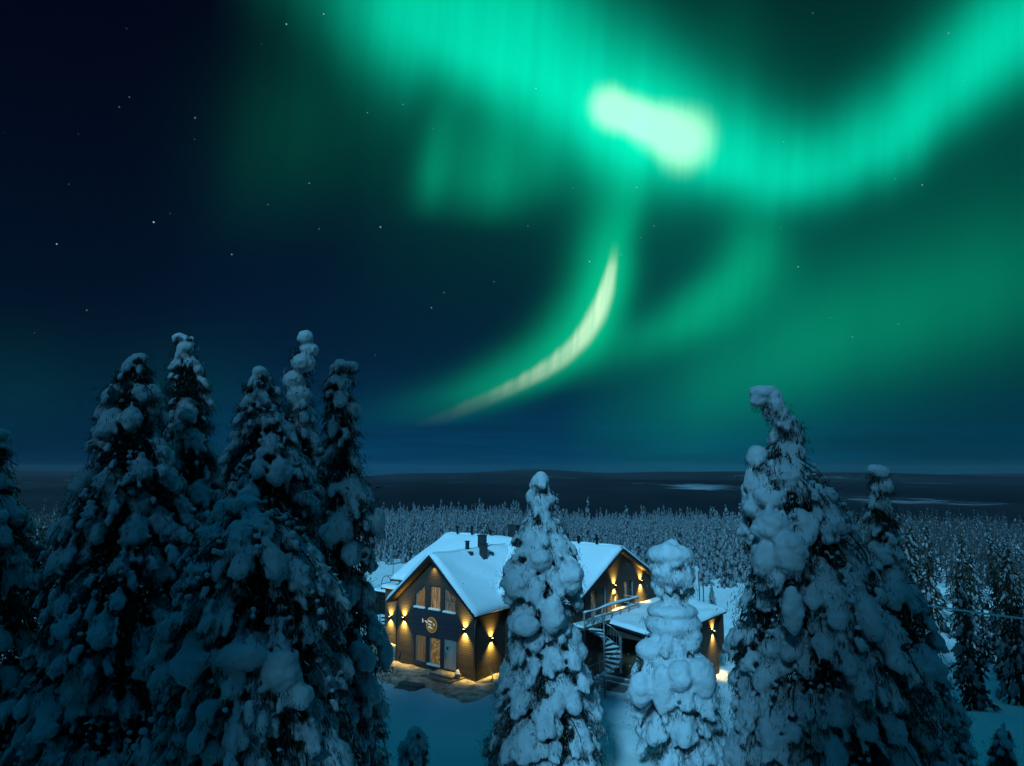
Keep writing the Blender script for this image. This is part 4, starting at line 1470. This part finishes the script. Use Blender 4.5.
# ------------------------------------------------------------------ the wood on the hillside
def spruce_proto(h, r, seed, lod, load=0.70):
    """narrow snowy forest spruce; returns (trunk, crown, snow) arrays. lod 0 fine, 1 coarse"""
    rng = np.random.default_rng(seed)
    C, Rr, P, Dv, L, W = [], [], [], [], [], []
    z = h * 0.99
    az = rng.uniform(0, 6)
    step = 0.034 * h if lod == 0 else 0.055 * h
    while z > h * 0.06:
        t = 1 - z / h
        rr = r * (t ** 0.75) * rng.uniform(0.65, 1.1) + 0.05
        nb = max(2, int(3 + 5 * t)) if lod == 0 else max(2, int(2 + 3 * t))
        for k in range(nb):
            az += 2.4 + rng.normal(0, 0.3)
            o = np.array([math.cos(az), math.sin(az), 0])
            tip = o * rr + np.array([0, 0, z - rr * 0.5])
            if rng.random() < load:
                w = (0.09 + 0.15 * rr) * rng.uniform(0.6, 1.5) * (1 if load > 0.4 else 0.75)
                C.append(tip * np.array([0.72, 0.72, 1]) + np.array([0, 0, 0.22 * rr])); Rr.append((w * 0.95, w * 0.95, w * 1.9))
                if lod == 0:
                    C.append(tip + np.array([0, 0, -w * 0.3])); Rr.append((w * 0.75, w * 0.75, w * 1.3))
            for j in range(5 if lod == 0 else 3):
                s = rng.uniform(0.15, 1.0)
                P.append(o * rr * s + np.array([0, 0, z - rr * 0.5 * s + rng.normal(0, 0.05)]))
                Dv.append(o * 0.5 + np.array([0, 0, -1.0]) + rng.normal(0, 0.35, 3))
                L.append(rng.uniform(0.25, 0.6) * (0.6 + rr * 0.5)); W.append(rng.uniform(0.05, 0.12) * (0.7 + rr * 0.5) * (1 if lod == 0 else 1.6))
        z -= step * rng.uniform(0.7, 1.3)
    return C, Rr, P, Dv, L, W, rng


def rand_mats():
    pass


def near_proto(h, r, seed, load=0.7):
    C, Rr, P, Dv, L, W, rng = spruce_proto(h, r, seed, 0, load)
    root = empty('forest_spruce', (0, 0, 0))
    MB().tube([(0, 0, -0.3), (0.03, 0.02, h * 0.5), (0, 0, h * 0.97)], 0.10 + h * 0.006, 7, 0.015).build('trunk', BARK, root, smooth_shade=True)
    mesh_obj('crown', blades_mesh('crown', P, Dv, L, W, rng, 0.22 if load > 0.4 else 0.08), root)
    V, F = blobs_mesh(np.array(C), np.array(Rr), ICO0, 0.16, rng)
    mesh_obj('snow_load', np_mesh('snow_load', V, [F], [FOREST_SNOW], smooth_shade=True), root)
    return root


def far_proto(h, r, seed, load=0.7):
    """one mesh with needles, snow and trunk for trees only a few pixels high"""
    C, Rr, P, Dv, L, W, rng = spruce_proto(h, r, seed, 1, load)
    V, F = blobs_mesh(np.array(C), np.array(Rr), ICO0, 0.16, rng)
    P, Dv, L, W = np.array(P), np.array(Dv), np.array(L)[:, None], np.array(W)[:, None]
    Dv /= np.linalg.norm(Dv, axis=1, keepdims=True)
    S = np.cross(Dv, rng.normal(0, 1, P.shape))
    S /= np.linalg.norm(S, axis=1, keepdims=True)
    T = np.stack([P - S * W, P + S * W, P + Dv * L], 1).reshape(-1, 3)
    TF = np.arange(len(T)).reshape(-1, 3)
    tr = 0.06 + 0.006 * h
    TV = np.array([[math.cos(a) * tr, math.sin(a) * tr, -0.3] for a in (0, 2.1, 4.2)] + [[0, 0, h]])
    TT = np.array([[0, 1, 3], [1, 2, 3], [2, 0, 3]])
    VV = np.concatenate([V, T, TV])
    FF = np.concatenate([F, TF + len(V), TT + len(V) + len(T)])
    mi = np.concatenate([np.zeros(len(F)), np.where(rng.random(len(TF)) < (0.42 if load > 0.4 else 0.15), 2, 1), np.full(3, 3)])
    return np_mesh('forest_spruce', VV, [FF], [FOREST_SNOW, FOREST_NEEDLE, FOREST_RIME, BARK], mi)


def forest_spots():
    rng = np.random.default_rng(5)
    pts = []
    for x0, x1, y0, y1, sp in ((-110, 150, 44, 170, 3.7), (-200, 240, 170, 300, 4.3), (-340, 380, 300, 520, 5.6)):
        gx, gy = np.meshgrid(np.arange(x0, x1, sp), np.arange(y0, y1, sp))
        gx = gx + rng.uniform(-0.48, 0.48, gx.shape) * sp
        gy = gy + rng.uniform(-0.48, 0.48, gy.shape) * sp
        pts.append(np.stack([gx.ravel(), gy.ravel()], 1))
    p = np.concatenate(pts)
    x, y = p[:, 0], p[:, 1]
    s = x / y
    keep = (np.abs(s) < 0.86)
    n = 5 * np.sin(x * 0.13) + 4 * np.sin(x * 0.37 + 1)
    # clearing: left snowfield, yard, the slope behind the lean-to and the open snow low on the right
    clear = (y < 112 + n) & (s > -0.30) & (s < 0.02)
    clear |= (y < 100 + n * 0.8) & (s >= 0.02) & (s < 0.40)
    clear |= (y < 62 + n * 0.4) & (s >= 0.40) & (s < 0.62)
    clear |= (y < 47 + n * 0.15) & (s >= 0.62)
    clear |= (y < 58) & (s <= -0.30) & (s > -0.66)
    dens = 0.80 + 0.28 * np.sin(x * 0.061 + 1.0) * np.sin(y * 0.043 + 0.4) + 0.16 * np.sin(x * 0.17 - y * 0.11)
    keep &= ~clear & (rng.random(len(p)) < dens)
    p = p[keep]
    return p[np.argsort(np.hypot(p[:, 0], p[:, 1]))], rng


SHADE_GAP = (-11.5, -3.2)  # opening left in the added shading rows so moonlight reaches the middle


def build_forest():
    p, rng = forest_spots()
    near = [near_proto(h, r, s) for h, r, s in ((8.2, 1.15, 41), (9.5, 1.25, 42), (7.0, 1.05, 43), (10.5, 1.35, 44), (6.0, 0.95, 45))]
    near_dimmed = [near_proto(h, r, s, 0.28) for h, r, s in ((8.6, 1.15, 61), (9.8, 1.3, 62), (7.2, 1.1, 63))]  # snow thinned so the side trees look darker, edge shade put into them
    far = [far_proto(h, r, s) for h, r, s in ((8.2, 1.10, 51), (9.5, 1.25, 52), (7.0, 1.05, 53), (10.5, 1.30, 54))]
    far_dimmed = [far_proto(h, r, s, 0.25) for h, r, s in ((8.2, 1.10, 71), (9.5, 1.25, 72), (7.0, 1.05, 73), (10.5, 1.30, 74))]  # same thinned snow for the distant side trees
    z = ground_z(p[:, 0], p[:, 1])
    N_IND, N_PART = 300, 130
    G = 'snowy spruces of the wood round the clearing'

    def place(o, i):
        o.location = (p[i, 0], p[i, 1], z[i])
        o.rotation_euler = (rng.normal(0, 0.02), rng.normal(0, 0.02), rng.uniform(0, 6.28))
        k = rng.uniform(0.62, 1.1)
        o.scale = (k * rng.uniform(0.9, 1.15), k, k)
    label_r = 'snow dusted spruce in the dark wood right of the clearing'
    label_l = 'snow dusted spruce in the dark wood left of the clearing'
    label_c = 'snow dusted spruce at the front of the wood behind the house'
    used = set()
    pick = {}
    for i in range(min(N_IND, len(p))):
        s = p[i, 0] / p[i, 1]
        lab = label_r if s > 0.38 else (label_l if s < -0.30 else label_c)
        if i < N_PART:
            src = near_dimmed[i % len(near_dimmed)] if (s > 0.43 or s < -0.42) else near[i % len(near)]
            if src.name not in used:
                used.add(src.name)
                o = src
            else:
                o = src.copy()
                COL.objects.link(o)
                for ch in src.children:
                    c = ch.copy()
                    COL.objects.link(c)
                    c.parent = o
        else:
            dk = s > 0.43 or s < -0.42
            k = i % 4 + (4 if dk else 0)
            o = mesh_obj('forest_spruce', (far + far_dimmed)[k])
            pick.setdefault(k, o)
        place(o, i)
        tag(o, lab, 'tree', G)
    pick_protos = [pick[k] for k in range(8)]
    # the rest of the wood, too many to count: one object of instanced trees
    rest = p[N_IND:]
    rz = z[N_IND:]
    ks = rng.uniform(0.55, 1.0, len(rest)) * (0.95 + 0.22 * np.sin(rest[:, 0] * 0.05 + 2) * np.sin(rest[:, 1] * 0.037)) + 0.15 * (rng.random(len(rest)) < 0.10)
    # unseen tree rows added behind the camera to shade nearby trees from the moon
    shade_trees = []
    for y0 in (-10.0, -13.0, -16.0, -19.0, -22.0, -25.0):
        for x0 in np.arange(-62, 66, 3.0):
            x1 = x0 + rng.uniform(-1, 1)
            if y0 < -20 and -14 < x1 < 3:
                continue
            if SHADE_GAP[0] < x1 + (y0 + 8) * -0.31 < SHADE_GAP[1]:
                continue
            shade_trees.append((x1, y0 + rng.uniform(-1, 1)))
    shade_trees = np.array(shade_trees)
    rest = np.concatenate([rest, shade_trees])
    rz = np.concatenate([rz, ground_z(shade_trees[:, 0], shade_trees[:, 1])])
    ks = np.concatenate([np.stack([ks * rng.uniform(1.0, 1.35, len(ks)), ks * rng.uniform(1.0, 1.35, len(ks)), ks], 1), np.stack([np.full(len(shade_trees), 6.0), np.full(len(shade_trees), 6.0), np.full(len(shade_trees), 1.0)], 1)])
    pm = bpy.data.meshes.new('forest')
    pm.from_pydata([(a, b, c) for (a, b), c in zip(rest, rz)], [], [])
    at = pm.attributes.new('tree_scale', 'FLOAT_VECTOR', 'POINT')
    at.data.foreach_set('vector', ks.astype(np.float32).ravel())
    sx = rest[:, 0] / np.maximum(rest[:, 1], 1)
    bare = sstep(0.34, 0.52, sx) + sstep(-0.34, -0.5, sx)  # more thin-snow trees toward both sides, imitating a fall-off of light
    ki = rng.integers(0, 4, len(rest)) + 4 * (rng.random(len(rest)) < bare)
    hs = np.array([8.2, 9.5, 7.0, 10.5])[ki % 4]
    no = len(shade_trees)
    ks[-no:, 2] = (rng.uniform(33, 36, no) + 3.5 * (shade_trees[:, 0] < -13) + 8 * (shade_trees[:, 0] > 2)) / hs[-no:]
    at.data.foreach_set('vector', ks.astype(np.float32).ravel())
    ai = pm.attributes.new('tree_kind', 'INT', 'POINT')
    ai.data.foreach_set('value', ki.astype(np.int32))
    fo = mesh_obj('forest', pm)
    tag(fo, 'dense snow dusted spruce wood covering the hillside behind the clearing, plus unseen rows added behind the camera for shade', kind='stuff')
    fo['category'] = 'forest'
    protos = pick_protos
    ng = bpy.data.node_groups.new('forest_scatter', 'GeometryNodeTree')
    ng.interface.new_socket('Geometry', in_out='INPUT', socket_type='NodeSocketGeometry')
    ng.interface.new_socket('Geometry', in_out='OUTPUT', socket_type='NodeSocketGeometry')
    nn, ll = ng.nodes, ng.links
    gi, go = nn.new('NodeGroupInput'), nn.new('NodeGroupOutput')
    mp = nn.new('GeometryNodeMeshToPoints')
    ll.new(gi.outputs[0], mp.inputs[0])
    g2i = nn.new('GeometryNodeGeometryToInstance')
    for pr in reversed(protos):
        oi = nn.new('GeometryNodeObjectInfo')
        oi.transform_space = 'ORIGINAL'
        oi.inputs['Object'].default_value = pr
        oi.inputs['As Instance'].default_value = True
        ll.new(oi.outputs['Geometry'], g2i.inputs[0])
    ip = nn.new('GeometryNodeInstanceOnPoints')
    ip.inputs['Pick Instance'].default_value = True
    ll.new(mp.outputs[0], ip.inputs['Points'])
    ll.new(g2i.outputs[0], ip.inputs['Instance'])
    rv = nn.new('FunctionNodeRandomValue')
    rv.data_type = 'FLOAT_VECTOR'
    rv.inputs[0].default_value = (-0.03, -0.03, 0)
    rv.inputs[1].default_value = (0.03, 0.03, 6.28)
    ll.new(rv.outputs[0], ip.inputs['Rotation'])
    rs = nn.new('GeometryNodeInputNamedAttribute')
    rs.data_type = 'FLOAT_VECTOR'
    rs.inputs['Name'].default_value = 'tree_scale'
    ll.new(rs.outputs['Attribute'], ip.inputs['Scale'])
    ri = nn.new('GeometryNodeInputNamedAttribute')
    ri.data_type = 'INT'
    ri.inputs['Name'].default_value = 'tree_kind'
    ll.new(ri.outputs['Attribute'], ip.inputs['Instance Index'])
    ll.new(ip.outputs[0], go.inputs[0])
    md = fo.modifiers.new('scatter', 'NODES')
    md.node_group = ng
    # a few trees one can pick out beside the lean-to and behind the ridge
    for (px, py, Y, hh, lab) in ((712, 601, 80.0, 2.7, 'tiny white frosted spruce standing in the open snow behind the lean-to'),
                                 (596, 540, 104.0, 7.5, 'pale snowy spruce rising just above the right end of the ridge'),
                                 (483, 540, 108.0, 8.0, 'pale snowy spruce rising just above the chimneys')):
        c = at_depth(px, py, Y)
        src = near[0]
        o = src.copy()
        COL.objects.link(o)
        for ch in src.children:
            q = ch.copy()
            COL.objects.link(q)
            q.parent = o
        o.location = (c[0], Y, float(ground_z(c[0], Y)))
        k = hh / 8.2
        o.scale = (k * 1.3, k * 1.3, k)
        o.rotation_euler = (0, 0, hh)
        tag(o, lab, 'tree', G)
    for (px, Y, hh, lab) in ((699.5, 79.0, 4.2, 'taller of two bare thin trunks behind the lean-to roof'), (703.5, 80.5, 3.6, 'shorter of two bare thin trunks behind the lean-to roof')):
        c = at_depth(px, 600, Y)
        gz = float(ground_z(c[0], Y))
        t = MB().tube([(0, 0, -0.3), (0.02, 0, hh * 0.5), (-0.04, 0.03, hh)], 0.09, 8, 0.05).build('bare_trunk', BARK, smooth_shade=True)
        t.location = (c[0], Y, gz)
        tag(t, lab, 'tree')


build_forest()


# ------------------------------------------------------------------ snowy cable on the right
def cable():
    a, b = at_depth(862, 594, 36.0), at_depth(1180, 632, 33.0)
    for p, lab in ((a, 'wooden pole carrying the snowy cable behind the great tree'), (b, 'wooden pole carrying the snowy cable outside the right edge')):
        g = float(ground_z(p[0], p[1]))
        o = MB().tube([(0, 0, -0.4), (0, 0, p[2] - g + 0.35)], 0.12, 10, 0.09).build('cable_pole', BARK, smooth_shade=True)
        o.location = (p[0], p[1], g)
        tag(o, lab, 'pole')
    pts = []
    for t in np.linspace(0, 1, 24):
        q = a * (1 - t) + b * t
        q[2] -= 4 * 0.25 * t * (1 - t)
        pts.append(q - a)
    c = MB().tube(pts, 0.05, 8).build('cable', SNOW, smooth_shade=True)
    c.location = a
    tag(c, 'thin snow covered cable crossing the dark wood at the right', 'cable')


cable()



def build_haze():
    """thin cold air over the plain: one closed box round everything"""
    b = MB().box(-16500, 16500, -900, 20500, -240, 110)
    m = bpy.data.materials.new('haze')
    m.use_nodes = True
    nt = m.node_tree
    nt.nodes.clear()
    v = nt.nodes.new('ShaderNodeVolumePrincipled')
    v.inputs['Color'].default_value = (0.85, 0.92, 1.0, 1)
    v.inputs['Density'].default_value = HAZE_DENSITY
    o = nt.nodes.new('ShaderNodeOutputMaterial')
    nt.links.new(v.outputs[0], o.inputs['Volume'])
    h = b.build('haze', m)
    tag(h, 'thin blue night haze over the distant plain', kind='stuff')
    h['category'] = 'haze'


HAZE_DENSITY = 0.000006
build_haze()
